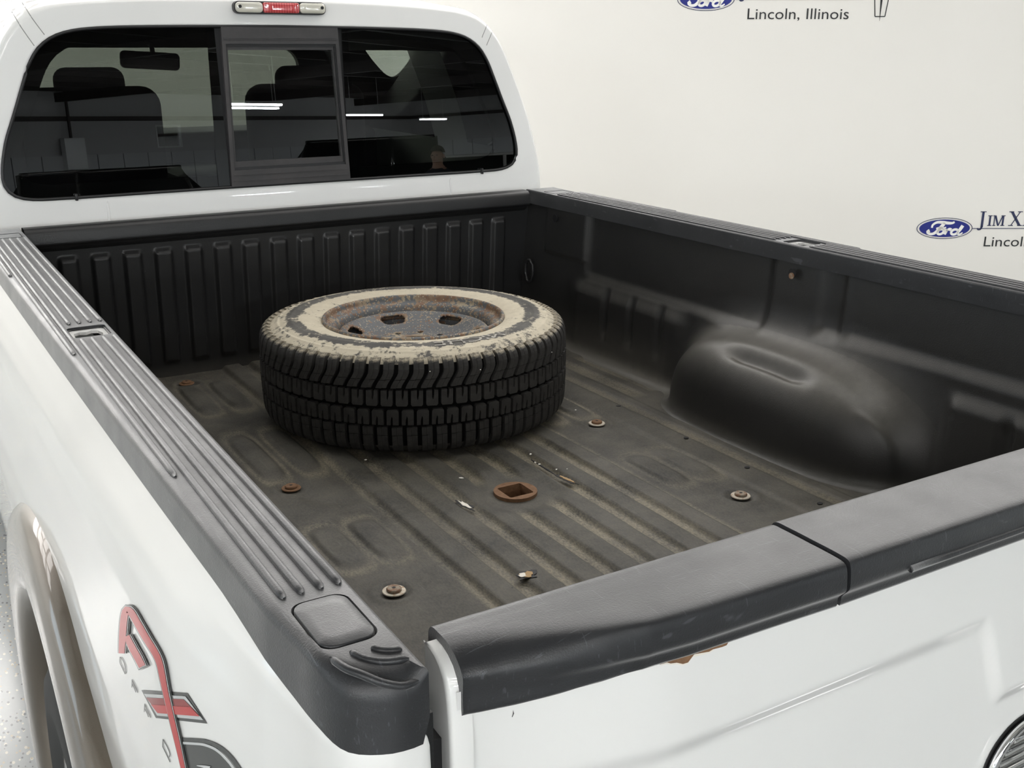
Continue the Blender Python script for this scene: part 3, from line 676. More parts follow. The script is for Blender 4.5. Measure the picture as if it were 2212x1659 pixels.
caps[-1]['label'] = 'worn black rail cap with moulded ribs, driver side'; caps[1]['label'] = 'worn black rail cap with moulded ribs, passenger side'

# --- white bed sides
def body_off(z):
    zs = [-.52, -.40, -.25, -.10, 0, .08, .16, .22, .28, .34, .38, .41, .430, .440, .450, .470]
    os_ = [.020, .032, .050, .060, .066, .068, .064, .058, .052, .045, .036, .022, .010, .004, -.003, -.012]
    return np.interp(z, zs, os_)
AX_Y, AX_Z, ARCH_R = 1.14, .42-BED, .560
def bedside(sgn):
    ys = np.linspace(2.50, .10, 150)
    side = [(-outer_x(y)-.002, y) for y in ys]
    nose = catmull([(-outer_x(.10)-.002, .10), (-.901, .040), (-.8965, -.008), (-.886, -.043), (-.861, -.061), (-.842, -.0640), (-.828, -.0635)], 40)[1:]
    turn = [(-.8245, -.062), (-.823, -.057), (-.8225, -.02), (-.8225, .03)]
    O = np.array(side+[tuple(p) for p in nose]+turn); T = np.gradient(O, axis=0); T /= np.linalg.norm(T, axis=1)[:, None]; Nn = np.c_[T[:, 1], -T[:, 0]]
    if Nn[10, 0] > 0: Nn = -Nn
    zs = np.r_[np.linspace(.470, .30, 30), np.linspace(.295, -.52, 60)]
    fade = .04+.96*sstep(O[:, 1], .0, .36)
    P = np.zeros((len(O), len(zs), 3))
    for j, z in enumerate(zs):
        bo = body_off(z); off = bo*fade if bo > 0 else np.full(len(O), bo); off = off-(.006*sstep(np.array(z), .425, .440))*(1-sstep(O[:, 1], .1, .3)); P[:, j, :2] = O+Nn*off[:, None]; P[:, j, 2] = z
    Yg, Zg = P[:, :, 1], P[:, :, 2]
    mask = (np.hypot((Yg-AX_Y)/1.04, Zg-AX_Z) < ARCH_R-.01) & (P[:, :, 0] < -.87)
    if sgn > 0: P[:, :, 0] *= -1
    return grid_obj('bed_side_panel', P, 'white_paint', truck, mask=mask, flip=(sgn < 0))
panels = {s: bedside(s) for s in (-1, 1)}
# --- wheel arch flares, wheels and mud flaps
for s in (-1, 1):
    th = np.linspace(math.radians(-16), math.radians(196), 70)
    pr = catmull([(.915, -.035), (.965, -.030), (1.000, -.020), (1.018, .000), (1.026, .035), (1.028, .075), (1.024, .110), (1.014, .138), (.998, .154), (.975, .160), (.945, .150)], 30)   # (|x|, radial offset)
    P = np.zeros((70, 30, 3)); R = ARCH_R+pr[None, :, 1]
    P[:, :, 0] = s*pr[None, :, 0]; P[:, :, 1] = AX_Y+1.04*R*np.cos(th)[:, None]; P[:, :, 2] = AX_Z+R*np.sin(th)[:, None]
    grid_obj('fender_flare', P, 'flare_bronze', truck, flip=(s > 0))
    # inner arch (dark)
    P = np.zeros((50, 2, 3)); t2 = np.linspace(0, PI, 50); P[:, :, 1] = AX_Y+1.04*(ARCH_R-.034)*np.cos(t2)[:, None]; P[:, :, 2] = AX_Z+(ARCH_R-.034)*np.sin(t2)[:, None]; P[:, 0, 0] = s*.918; P[:, 1, 0] = s*.60
    P[:, :, 2] = np.minimum(P[:, :, 2], -.03)
    grid_obj('arch_liner', P, 'groove_black', truck, flip=(s < 0))
    w = lathe('rear_tire', [(.24, -.13), (.30, -.148), (.37, -.142), (.405, -.120), (.420, -.09), (.422, 0), (.420, .09), (.405, .120), (.37, .142), (.30, .148), (.24, .13)], 'tire_black', truck, 72, (0, 0, 0), bed=False)
    w.rotation_euler = (0, PI/2, 0); w.location = (s*.865, AX_Y, .42)
    rm = lathe('wheel_rim', [(.0001, .06), (.06, .065), (.07, .05), (.20, .03), (.225, .10), (.245, .125), (.24, .13)], 'lamp_reflector', w, 48, (0, 0, 0), bed=False)
    if s < 0: rm.rotation_euler = (PI, 0, 0)
    box('mud_flap', s*1.02 if s < 0 else .76, s*.76 if s < 0 else 1.02, .565, .573, .22-BED, -.34, 'mud_flap', truck)
box('frame_rail', -.50, -.42, -.02, 5.4, -.42, -.26, 'groove_black', truck); box('frame_rail', .42, .50, -.02, 5.4, -.42, -.26, 'groove_black', truck)
box('bed_underside', -.80, .80, .03, 2.52, -.10, -.085, 'groove_black', truck)
box('rear_bumper', -.93, .93, -.20, -.06, -.42, -.22, 'chrome', truck, bev=.02)
# tail lamps on the posts, below the frame of the view
for s in (-1, 1): box('tail_lamp', min(s*.905, s*.822), max(s*.905, s*.822), -.085, -.05, -.02, .28, 'red_lens', truck, bev=.012)

# --- tailgate
def tg_skin_y(x): a = np.abs(x); return -(.050+.032*sstep(.80-a, .02, .24))
nx3, nz3 = 420, 150
X3, Z3 = np.meshgrid(np.linspace(-.792, .792, nx3), np.linspace(-.03, .455, nz3), indexing='ij')
zc = .342-.118*(1-sstep(np.abs(X3), .060, .125))
rec = (1-sstep(Z3, zc-.027, zc+.008))*(1-sstep(np.abs(X3), .735, .765))
Y3 = tg_skin_y(X3)+.0105*rec-.004*np.cos(X3*1.9)
tg = grid_obj('tailgate', np.stack([X3, Y3, Z3], -1), 'white_paint', truck, flip=False); tg['label'] = 'white tailgate'
# wrapped white end edge
for s in (-1, 1):
    pr = catmull([(-.0535, -.03), (-.0535, .20), (-.053, .40), (-.051, .432), (-.0455, .459), (-.036, .473), (-.021, .4805), (-.006, .482)], 50)
    P = np.zeros((5, 50, 3))
    for i, (x, dy) in enumerate(((.778, 0), (.7955, 0), (.7985, .0025), (.7975, .009), (.7965, .055))):
        P[i, :, 0] = s*x; P[i, :, 1] = np.minimum(pr[:, 0]+dy, .0 if i < 4 else .05); P[i, :, 2] = pr[:, 1]-(.0 if i < 2 else .0015)
    P[4, :, 1] = .0
    grid_obj('tailgate_end', P, 'white_paint', tg, flip=(s > 0))
box('tailgate_inner', -.790, .790, -.035, .0, -.03, .47, 'liner_wall', tg)
# cap pieces
YO_X = [-.80, -.783, -.757, -.70, -.66, -.62, -.57, -.46, -.38, 0]
YO_Y = [-.031, -.033, -.040, -.061, -.075, -.086, -.0905, -.0935, -.0965, -.0985]
def tg_cap(xa, xb, lift, skirt_left, name='tailgate_cap', mirror=False):
    n = 90; xs = np.linspace(xa, xb, n); m_ = 60; P = np.zeros((n, m_, 3))
    for i, x in enumerate(xs):
        yo = float(np.interp(-abs(x), YO_X, YO_Y)); e = float(sstep(np.array(-abs(x)), -.60, -.78))  # 1 at the outer ends
        ys_ = yo-.020*e-.004*(1-e)
        t = lift
        pts = [(.009, .440), (.010, .470), (.009, .483+t), (.003, .4895+t), (-.012, .4905+t), (yo*.5, .4905+t), (yo+.010, .4900+t), (yo-.001, .4880+t), ((yo+ys_)/2-.002*(1-e)-.003*e, .482-.001*e+t), (ys_-.0015, .470+t), (ys_-.0015, .460+t*.5), (ys_+.004*(1-e)-.001*e, .4535), (ys_+.0075*(1-e)-.001*e, .449), (ys_+.0085*(1-e), .4385-.006*e), (ys_+.013, .4385-.006*e)]
        pr = catmull(pts, m_); P[i, :, 0] = x; P[i, :, 1] = pr[:, 0]; P[i, :, 2] = pr[:, 1]
    o = grid_obj(name, P, 'cap_plastic', tg, flip=True)
    # closed ends
    for i in (0, n-1):
        V = [tuple(v_) for v_ in P[i]]; mesh_obj('cap_end', V, [tuple(range(m_))], 'cap_plastic', o, smooth=False)
    return o
tg_cap(-.788, -.386, 0, True); tg_cap(-.3815, .3815, .0022, False, 'step_cover'); tg_cap(.386, .788, 0, True)
# handle slot on the step cover lip, rust patch under the skirt, small scratches
tube('step_handle_edge', [(x, -.1035, .461) for x in np.linspace(-.295, .295, 12)], .004, 'cap_plastic', tg, n=8)
def on_gate(px, py):
    d = ray(px, py); y = -.09
    for _ in range(6):
        t = (y-CAM.y)/d.y; p = CAM+d*t; y = float(tg_skin_y(np.array(p.x))-.004*math.cos(p.x*1.9))
    return p.x, y, p.z-BED
def gate_poly(name, pix, mat, lift=.0012):
    pts = [on_gate(*q) for q in pix]; c = np.mean(pts, 0); V = [(p[0], p[1]-lift, p[2]) for p in pts]+[(c[0], c[1]-lift, c[2])]
    n = len(pts); return mesh_obj(name, V, [(i, (i+1) % n, n) for i in range(n)], mat, tg, smooth=False)
rust = [(1420, 1420)]+[(1425+k*12+random.uniform(-3, 3), 1433-k*3.4+random.uniform(-7, 7)+(8 if k in (3, 4, 5) else 0)) for k in range(13)]+[(1575, 1380), (1500, 1398)]
gate_poly('rust_patch', rust, 'raw_rust'); gate_poly('primer_edge', [(x, y+4) for x, y in rust[1:-4]]+[(1480, 1410)], 'bare_metal', .0006)
gate_poly('scratch', [(1107, 1532), (1109, 1540), (1105, 1548), (1104, 1547), (1107, 1540)], 'print_black')
# round chrome badge low in the middle of the gate
cz = .085; cy_ = float(tg_skin_y(np.array(0.)))+.006
bd = lathe('gate_badge', [(.070, .0), (.077, .004), (.078, .010), (.072, .013), (.066, .010), (.064, .004)], 'chrome', tg, 64, (0, 0, 0), bed=False); bd.rotation_euler = (PI/2, 0, 0); bd.location = (.008, cy_, cz+BED)
disc_on('badge_plate', .008, cy_-.001, cz, .066, 'lamp_reflector', tg, (0, -1, 0), 40)
for k in range(-4, 5):
    z = k*.013; hw = math.sqrt(max(.0, .060**2-z*z)); box('badge_slat', .008-hw, .008+hw, cy_-.009, cy_-.002, cz+z-.003, cz+z+.003, 'chrome', tg, bev=.0015)
disc_on('badge_backing', .008, cy_, cz, .080, 'trim_black', tg, (0, -1, 0), 40, .001)
# latch mechanism seen in the gap
box('latch', -.806, -.790, -.030, .012, .36, .40, 'groove_black', truck); box('latch', .790, .806, -.030, .012, .36, .40, 'groove_black', truck)
for s in (-1, 1):
    box('gate_post', min(s*.812, s*.860), max(s*.812, s*.860), -.045, .05, -.05, .44, 'liner_wall', truck)

# --- cab
BEFORE = set(bpy.data.objects); CABX = .012
def yb(z): return 2.597+.050*(z-.555)
def half(pts, n=200):
    R = catmull(pts, n); return np.r_[R, (R*np.array([-1, 1]))[-2:0:-1]]
WIN = half([(0, .555), (.40, .5545), (.70, .554), (.79, .558), (.832, .576), (.848, .615), (.829, .71), (.792, .80), (.757, .885), (.737, .93), (.705, .975), (.655, 1.007), (.576, 1.024), (.389, 1.032), (0, 1.036)], 300)
SIL = half([(0, .22), (.5, .22), (.90, .22), (.965, .24), (.990, .30), (.992, .40), (.985, .476), (.960, .588), (.919, .738), (.870, .868), (.813, .993), (.767, 1.054), (.722, 1.088), (.659, 1.106), (.486, 1.123), (.25, 1.131), (0, 1.134)], 400)
def at_angle(loop, ang, c=(0, .79)):
    a = np.arctan2(loop[:, 1]-c[1], loop[:, 0]-c[0]); o = np.argsort(a); a = a[o]; L_ = loop[o]
    a = np.r_[a[-1]-2*PI, a, a[0]+2*PI]; L_ = np.r_[L_[-1:], L_, L_[:1]]
    return np.c_[np.interp(ang, a, L_[:, 0]), np.interp(ang, a, L_[:, 1])]
NA = 420
# even spacing by silhouette length
aS = np.linspace(-PI, PI, 4000, endpoint=False); pS = at_angle(SIL, aS); pW = at_angle(WIN, aS)
ln = np.r_[0, np.cumsum(np.linalg.norm(np.diff(pS, axis=0), axis=1)+2*np.linalg.norm(np.diff(pW, axis=0), axis=1))]
ang = np.interp(np.linspace(0, ln[-1], NA, endpoint=False), ln, aS)
w2, s2 = at_angle(WIN, ang), at_angle(SIL, ang)
rings = []
rings.append(np.c_[w2[:, 0], yb(w2[:, 1])+.016, w2[:, 1]])
for f in np.r_[0.0, .03, .06, np.linspace(.10, .70, 10), np.linspace(.73, 1, 16)]:
    q = w2*(1-f)+s2*f; y = yb(q[:, 1]) + (.004*(1-min(1, f/.06)))
    e = max(0, (f-.72)/.28); y = y+.10*(1-math.sqrt(max(0, 1-e*e)))
    rings.append(np.c_[q[:, 0], y, q[:, 1]])
base = rings[-1]; ctr = np.array([0, .6])
FWD = [(.03, 1.004, 1.006), (.10, 1.010, 1.016), (.22, 1.014, 1.028), (.35, 1.016, 1.036), (.50, 1.016, 1.042), (.80, 1.016, 1.05), (1.10, 1.014, 1.05), (1.35, 1.012, 1.045), (1.60, 1.008, 1.03), (1.72, 1.0, 1.02)]
for dy, sx, sz in FWD:
    rings.append(np.c_[base[:, 0]*sx, np.full(NA, 2.70)+dy, ctr[1]+(base[:, 2]-ctr[1])*sz])
P = np.stack(rings, 1)                                   # (NA, rings, 3)
nr = P.shape[1]; nb = nr-len(FWD)
F = []; G = []
for i in range(NA):
    i2 = (i+1) % NA
    for j in range(nr-1):
        f = (i*nr+j, i2*nr+j, i2*nr+j+1, i*nr+j+1)
        zc_ = np.mean([P[i, j, 2], P[i2, j, 2], P[i, j+1, 2]]); k = j-nb
        if k in (2, 3, 5, 6, 7) and .60 < zc_ < 1.00 and abs(P[i, j, 0]) > .5: G.append(f)
        else: F.append(f)
shell = mesh_obj('cab_shell', P.reshape(-1, 3), [f[::-1] for f in F], 'white_paint', truck)
mesh_obj('side_window', P.reshape(-1, 3), [f[::-1] for f in G], 'privacy_glass', truck)
# gasket
tube('window_gasket', [(x, yb(z)-.001, z) for x, z in w2[::2]], .0045, 'trim_black', truck, closed=True, n=8)
# glass panes
def win_clip(xa, xb):
    """part of the window outline with xa<x<xb, edge lines slightly splayed"""
    top = [p for p in WIN if xa <= p[0] <= xb and p[1] > .8]; bot = [p for p in WIN if xa <= p[0] <= xb and p[1] <= .8]
    return top, bot
def pane_poly(side):
    pts = [tuple(p) for p in WIN if (p[0]*side > .2)]
    pts.sort(key=lambda p: math.atan2(p[1]-.79, (p[0]*side-.2)))
    pts = [(.2*side, .5545)]+pts+[(.189*side, 1.0335)]
    return pts if side > 0 else pts
for s in (-1, 1):
    pl = pane_poly(s)[::2]; pl = pl if s > 0 else pl[::-1]
    sheet('rear_window_pane', pl, 'tinted_glass', truck, lambda a, b_: (a, yb(b_)+.006, b_))
    # dark printed border by the slider
    slab('glass_border', [(s*.196, .56), (s*.238, .56), (s*.228, 1.030), (s*.186, 1.030)][::s], [], 0, .001, 'groove_black', truck, mapf=lambda a, b_, h: (a, yb(b_)+.011+h, b_))
# slider frame
def fr(name, o, i, y0, y1, mat, par): return slab(name, o, [i], y0, y1, mat, par, mapf=lambda a, b_, h: (a, yb(b_)+h, b_))
O1 = [(-.199, .5565), (.199, .5565), (.188, 1.0335), (-.188, 1.0335)]; I1 = [(-.186, .606), (.186, .606), (.178, .984), (-.178, .984)]
sl = fr('slider_frame', O1, I1, -.006, .012, 'frame_plastic', truck)
I0 = I1; I2 = [(-.182, .614), (.182, .614), (.174, .976), (-.174, .976)]
fr('slider_seal', I0, I2, .001, .016, 'trim_black', sl)
I3 = [(-.176, .632), (.176, .632), (.170, .966), (-.170, .966)]
fr('slider_sash', I2, I3, .006, .022, 'frame_plastic', sl)
sheet('slider_pane', I3, 'tinted_glass', sl, lambda a, b_: (a, yb(b_)+.014, b_))
for z in (.572, .590): slab('frame_step', [(-.190, z), (.190, z), (.190, z+.0022), (-.190, z+.0022)], [], -.0085, -.005, 'frame_plastic', sl, mapf=lambda a, b_, h: (a, yb(b_)+h, b_))
for z in (.996, 1.000): slab('frame_step', [(-.182, z), (.182, z), (.182, z+.0022), (-.182, z+.0022)], [], -.0085, -.005, 'frame_plastic', sl, mapf=lambda a, b_, h: (a, yb(b_)+h, b_))
for x, z in ((-.660, .5535), (.700, .5525)): box('window_clip', x-.004, x+.004, yb(z)-.010, yb(z)+.004, z-.008, z+.012, 'trim_black', truck, bev=.002)
# pressed creases and roof-joint seams on the back of the cab
for s in (-1, 1):
    tube('pressed_crease', [(s*.575, yb(z)+.0005, z) for z in np.linspace(.470, .538, 10)], [.004]*9+[.001], 'white_paint', truck, n=8)
    tube('seam', [(s*(.786+.01*(.55-z)), yb(z)+.0025, z) for z in np.linspace(.45, .551, 10)], .0016, 'white_paint', truck, n=6)
bvh_shell = BVHTree.FromPolygons([(v_.co.x+CABX, v_.co.y, v_.co.z) for v_ in shell.data.vertices], [tuple(p.vertices) for p in shell.data.polygons])
def cast(bvh, px, py, lift=.001):
    loc, nor, idx, dist = bvh.ray_cast(CAM, ray(px, py).normalized())
    if loc is None: return None
    if nor.dot(ray(px, py)) > 0: nor = -nor
    return loc+nor*lift
def pixel_line(name, pix, r, mat, par, bvh, n=14, lift=0.0):
    pts = catmull(pix, n) if len(pix) > 2 else np.array([np.array(pix[0])*(1-t)+np.array(pix[1])*t for t in np.linspace(0, 1, n)])
    W = [cast(bvh, a, b_, lift) for a, b_ in pts]; W = [w for w in W if w is not None]
    if len(W) > 2: return tube(name, W, r, mat, par, n=6, bed=False)
simple('seam_grey', (.30, .30, .29), .6)
for pix in ([(1041, 81), (1052, 52), (1054, 30)], [(1051, 98), (1064, 66), (1070, 47)], [(74, 99), (48, 62), (26, 26)], [(96, 75), (70, 40), (48, 6)]):
    pixel_line('roof_seam', pix, .0013, 'seam_grey', truck, bvh_shell)
# high brake lamp
bl = slab('brake_lamp', rrect(-.147, .147, 1.0715, 1.108, .016, 8), [], -.016, .004, 'trim_black', truck, mapf=lambda a, b_, h: (a, yb(b_)+h-.004, b_))
def lens(name, x0, x1, mat):
    bm = bmesh.new(); lo = rrect(x0, x1, 1.0745, 1.105, .006 if 'red' in name else .012, 6); rows = []
    cx, cz2 = (x0+x1)/2, 1.09
    for sc_, h in ((1, -.016), (1, -.022), (.985, -.026), (.94, -.028), (.5, -.029)): rows.append([bm.verts.new((cx+(x-cx)*sc_, yb(1.09)+h-.002, cz2+(z-cz2)*sc_)) for x, z in lo])
    for a, b_ in zip(rows, rows[1:]):
        for i in range(len(lo)): bm.faces.new((a[i], a[(i+1) % len(lo)], b_[(i+1) % len(lo)], b_[i]))
    bm.faces.new(rows[-1]); return bm_obj(name, bm, mat, bl, smooth=True)
lens('clear_lens', -.143, -.0585, 'clear_lens'); lens('clear_lens', .0585, .143, 'clear_lens'); lens('red_lens', -.0575, .0575, 'red_lens')
for x in (-.131, .131): disc_on('lens_screw', x, yb(1.09)-.0305, 1.092, .005, 'trim_black', bl, (0, -1, 0), 14)
# interior
trim_in = np.c_[w2[:, 0]*.935, .79+(w2[:, 1]-.79)*.86]
slab('window_trim', [tuple(p) for p in (w2*np.array([1.05, 1.0]))[::3]], [[tuple(p) for p in trim_in[::3]]], .05, .075, 'headliner', truck, mapf=lambda a, b_, h: (a, yb(b_)+h, b_))
ws_in = rrect(-.70, .70, .60, .975, .09, 8); endo = P[:, -1, :]
so = [(p[0], p[2]) for p in endo[::5]]
if sum(so[i][0]*so[(i+1) % len(so)][1]-so[(i+1) % len(so)][0]*so[i][1] for i in range(len(so))) < 0: so = so[::-1]
slab('windshield_frame', so, [ws_in], 4.41, 4.45, 'headliner', truck, mapf=lambda a, b_, h: (a, h, b_))
sheet('windshield', rrect(-.72, .72, .58, .99, .09, 8), 'clear_glass', truck, lambda a, b_: (a, 4.43, b_))
box('cab_floor', -.95, .95, 2.72, 4.4, .02, .05, 'dash', truck); box('dashboard', -.93, .93, 4.0, 4.4, .25, .625, 'dash', truck, bev=.05, seg=4)
hl = P[:, nb:, :].copy(); hl[:, :, 0] *= .97; hl[:, :, 2] = .6+(hl[:, :, 2]-.6)*.955
hlm = np.zeros(hl.shape[:2], bool); hlm |= (hl[:, :, 2] < .955)
grid_obj('headliner', hl, 'headliner', truck, mask=hlm, wrap=True)
def seat(x):
    o = box('seat', x-.25, x+.25, 3.50, 3.66, .12, .835, 'seat_cloth', truck, bev=.07, seg=5)
    box('headrest', x-.125, x+.125, 3.52, 3.62, .775, .905, 'seat_cloth', o, bev=.045, seg=5); box('seat_cushion', x-.25, x+.25, 3.62, 4.0, .12, .28, 'seat_cloth', o, bev=.05, seg=3)
seat(-.42); seat(.42)
box('center_console', -.14, .14, 3.55, 4.1, .05, .50, 'dash', truck, bev=.04); box('rear_bench', -.75, .75, 2.80, 3.0, .05, .50, 'seat_cloth', truck, bev=.05, seg=3)
mr = box('mirror', -.186, .062, 4.14, 4.165, .885, .958, 'dash', truck, bev=.02, seg=4, rot=Matrix.Rotation(.06, 3, 'Y')); tube('mirror_stem', [(-.045, 4.165, .945), (-.035, 4.22, .985), (-.02, 4.40, 1.0)], .010, 'dash', mr)
sw_ = tube('steering_wheel', [(-.42+.185*math.cos(t), 3.98-.09*math.sin(t), .60+.165*math.sin(t)) for t in np.linspace(0, 2*PI, 40, endpoint=False)], .014, 'dash', truck, closed=True)
for o in set(bpy.data.objects)-BEFORE:
    if o.parent == truck and o.name.split('.')[0] != 'roof_seam': o.location.x += CABX
# hood and front beyond the windshield (mostly hidden by the cab)
bm = bmesh.new(); box_bm(bm, -.93, .93, 4.46, 6.05, -.45, .36, .12, 4)
bm_obj('hood', bm, 'white_paint', truck, smooth=True, sharp=.8)
bm = bmesh.new(); box_bm(bm, -.97, .97, 2.75, 4.50, -.50, .27, .06, 3); bm_obj('lower_cab', bm, 'white_paint', truck, smooth=True, sharp=.8)
for s in (-1, 1):
    w = lathe('front_tire', [(.24, -.13), (.30, -.148), (.37, -.142), (.405, -.120), (.420, -.09), (.422, 0), (.420, .09), (.405, .120), (.37, .142), (.30, .148), (.24, .13)], 'tire_black', truck, 48, (0, 0, 0), bed=False)
    w.rotation_euler = (0, PI/2, 0); w.location = (s*.865, 5.15, .42)
    rm = lathe('wheel_rim', [(.0001, .06), (.06, .065), (.07, .05), (.20, .03), (.225, .10), (.245, .125), (.24, .13)], 'lamp_reflector', w, 40, (0, 0, 0), bed=False)
    if s < 0: rm.rotation_euler = (PI, 0, 0)

# --- side graphic on the driver-side panel
pan = panels[-1]
bvh_pan = BVHTree.FromPolygons([tuple(v_.co) for v_ in pan.data.vertices], [tuple(p.vertices) for p in pan.data.polygons])
dz = lambda x, y: (100+x/4.159, 1260+y/4.159)
def decal_stroke(pts, w, mat, lift, n=40, name='side_decal'):
    A, B = stroke2d([dz(*p) for p in pts], [k/4.159 for k in w] if hasattr(w, '__len__') else w/4.159, n)
    V = []; F = []
    for a, b_ in zip(A, B):
        for t in (0, .33, .66, 1):
            q = a*(1-t)+b_*t; c = cast(bvh_pan, q[0], q[1], lift)
            if c is None: return
            V.append(c)
    for i in range(len(A)-1):
        for k in range(3): j = i*4+k; F.append((j, j+1, j+5, j+4))
    return mesh_obj(name, V, F, mat, pan, smooth=True, bed=False)
def decal_quad(c4, mat, lift, n=14):
    c4 = [np.array(dz(*p)) for p in c4]; V = []; F = []
    for i in range(n):
        for j in range(n):
            s_, t = i/(n-1), j/(n-1); q = (c4[0]*(1-s_)+c4[1]*s_)*(1-t)+(c4[3]*(1-s_)+c4[2]*s_)*t; c = cast(bvh_pan, q[0], q[1], lift)
            if c is None: return
            V.append(c)
    for i in range(n-1):
        for j in range(n-1): a = i*n+j; F.append((a, a+1, a+n+1, a+n))
    return mesh_obj('side_decal', V, F, mat, pan, smooth=True, bed=False)
leg = [(703, 625), (708, 520), (716, 400), (728, 290), (748, 232), (790, 262), (850, 362), (930, 500), (1008, 625), (1046, 712), (1075, 850), (1108, 1010), (1150, 1190), (1195, 1380), (1238, 1570), (1262, 1680)]
arm = [(748, 470), (800, 575), (850, 665), (890, 742)]
cross = [(862, 958), (1275, 985), (1452, 1258), (992, 1208)]
def shrink(q, k): c = np.mean(q, 0); return [tuple(c+(np.array(p)-c)*np.array(k)) for p in q]
decal_quad(cross, 'decal_charcoal', .0010); decal_quad(shrink(cross, (.90, .78)), 'decal_grey', .0016)
decal_quad(shrink(cross, (.82, .55)), 'decal_dark_red', .0022)
cc = shrink(cross, (.82, .55)); mid = lambda a, b_, t=.45: tuple(np.array(a)*(1-t)+np.array(b_)*t)
decal_quad([mid(cc[0], cc[3]), mid(cc[1], cc[2]), cc[2], cc[3]], 'decal_red', .0026)
f4 = [(1226, 1384), (1330, 1390), (1440, 1400), (1560, 1450), (1680, 1560), (1760, 1690)]
for q, mt, lf_ in (([(1215, 1385), (1440, 1398), (1720, 1700), (1290, 1700)], 'decal_charcoal', .0008),): decal_quad(q, mt, lf_)
decal_stroke([(1225, 1402), (1340, 1408), (1440, 1418), (1560, 1466), (1670, 1562), (1760, 1690)], 36, 'decal_charcoal', .0013)
decal_stroke([(1240, 1430), (1340, 1436), (1432, 1446), (1540, 1492), (1645, 1590), (1720, 1690)], 22, 'decal_grey', .0017)
decal_stroke([(1365, 1632), (1420, 1640), (1480, 1660)], [6, 22, 44], 'decal_grey', .0017)
for w, mt, lf_ in (([86, 98, 100, 98, 96, 98, 96, 92, 90, 84, 78, 76, 74, 70, 64, 60], 'decal_charcoal', .0024), ([70, 80, 82, 80, 80, 80, 78, 74, 72, 66, 60, 58, 58, 56, 50, 46], 'decal_grey', .0030), ([54, 62, 64, 62, 60, 62, 60, 58, 56, 50, 46, 46, 46, 44, 40, 36], 'decal_red', .0036)):
    decal_stroke(leg, w, mt, lf_, 90)
    decal_stroke([arm[0]]+arm[1:-1]+[(arm[-1][0]+(4 if mt == 'decal_charcoal' else 0), arm[-1][1]+(16 if mt == 'decal_charcoal' else 8 if mt == 'decal_grey' else 0))], [k for k in w[:4]], mt, lf_+.0001, 24)
thin = [[(670, 660), (668, 710), (690, 760), (716, 815)], [(716, 815), (718, 768), (700, 700), (670, 660)],
        [(778, 862), (776, 935)], [(780, 872), (806, 925), (830, 982)], [(778, 905), (798, 940), (812, 978)],
        [(892, 1080), (888, 1155)], [(893, 1090), (920, 1145), (946, 1206)], [(890, 1125), (910, 1160), (926, 1200)],
        [(1056, 1398), (1053, 1470)], [(1058, 1405), (1090, 1460), (1118, 1530), (1112, 1560)], [(1053, 1465), (1085, 1530), (1120, 1605)]]
for s_ in thin: decal_stroke(s_ if len(s_) > 2 else [s_[0], mid(s_[0], s_[1], .5), s_[1]], 7, 'decal_charcoal', .0010, 14)

# ------------------------------------------------------------------ spare wheel lying in the bed
SP = (.065, 1.825, BED+.0125)
spare = empty('spare_wheel', SP); tag(spare, 'clay-caked spare tire on a rusty steel wheel lying in the truck bed', 'spare tire')
hp = [(.226, .228), (.232, .240), (.238, .248), (.252, .256), (.275, .263), (.300, .267), (.325, .268), (.330, .2695), (.336, .268), (.350, .265), (.362, .2605), (.366, .2620), (.371, .2585), (.384, .251), (.396, .240), (.403, .228), (.406, .210), (.4065, .16), (.4065, .134)]
pf = catmull(hp, 90); full = np.r_[pf, np.c_[pf[:, 0], .268-pf[:, 1]][::-1][1:]]
rr_ = full[:, 0]; dusta = np.interp(rr_, [.23, .245, .25, .300, .312, .340, .352, .40, .41], [.50, .68, 1.05, .95, .20, .10, .78, .68, .40])
dusta = np.where(full[:, 1] < .20, .05, dusta); dusta = np.where((rr_ > .404), .12, dusta)
tire = lathe('tire', full, 'sidewall_rubber', spare, 200, bed=False, attr=dusta)
lathe('tread_base', [(.3985, .2375), (.4068, .222), (.4075, .19), (.4076, .134), (.4075, .078), (.4068, .046), (.3985, .0305)], 'groove_shade_rubber', tire, 160, bed=False)  # near-black base: shade between the tread blocks put into the colour
NB = 72; RT = .4195
def bend(s, z, r): a = s/RT; return (r*math.cos(a), r*math.sin(a), z)
def block_mesh(name, polys):
    """polys: list of (outline[(s,z)], rtop fn, depth)"""
    V = []; F = []
    for out, rf, dp in polys:
        V2, F2 = fill_poly(out); k = len(V); n = len(V2)
        V += [bend(s, z, rf(z)) for s, z in V2]+[bend(s, z, rf(z)-dp) for s, z in V2]
        F += [tuple(i+k for i in f) for f in F2]; m_ = len(out)
        F += [(k+i, k+n+i, k+n+(i+1) % m_, k+(i+1) % m_) for i in range(m_)]
    me = bpy.data.meshes.new(name); me.from_pydata(V, [], F); me.update()
    bm = bmesh.new(); bm.from_mesh(me); bmesh.ops.recalc_face_normals(bm, faces=bm.faces); bm.to_mesh(me); bm.free()
    return me
rc = lambda z: RT-.0015*((z-.134)/.05)**2
up_row = [(-.0150, .1430), (-.0120, .1390), (.0110, .1390), (.0140, .1430), (.0150, .1775), (.0055, .1775), (.0050, .166), (.0020, .154), (-.0002, .159), (.0002, .1775), (-.0140, .1775)]
lo_row = [(-s, .268-z) for s, z in up_row]
def rsh(z):
    return float(np.interp(z, [.180, .215, .232, .243, .251, .257, .2605], [.4180, .4170, .4150, .4105, .4025, .3890, .3740]))
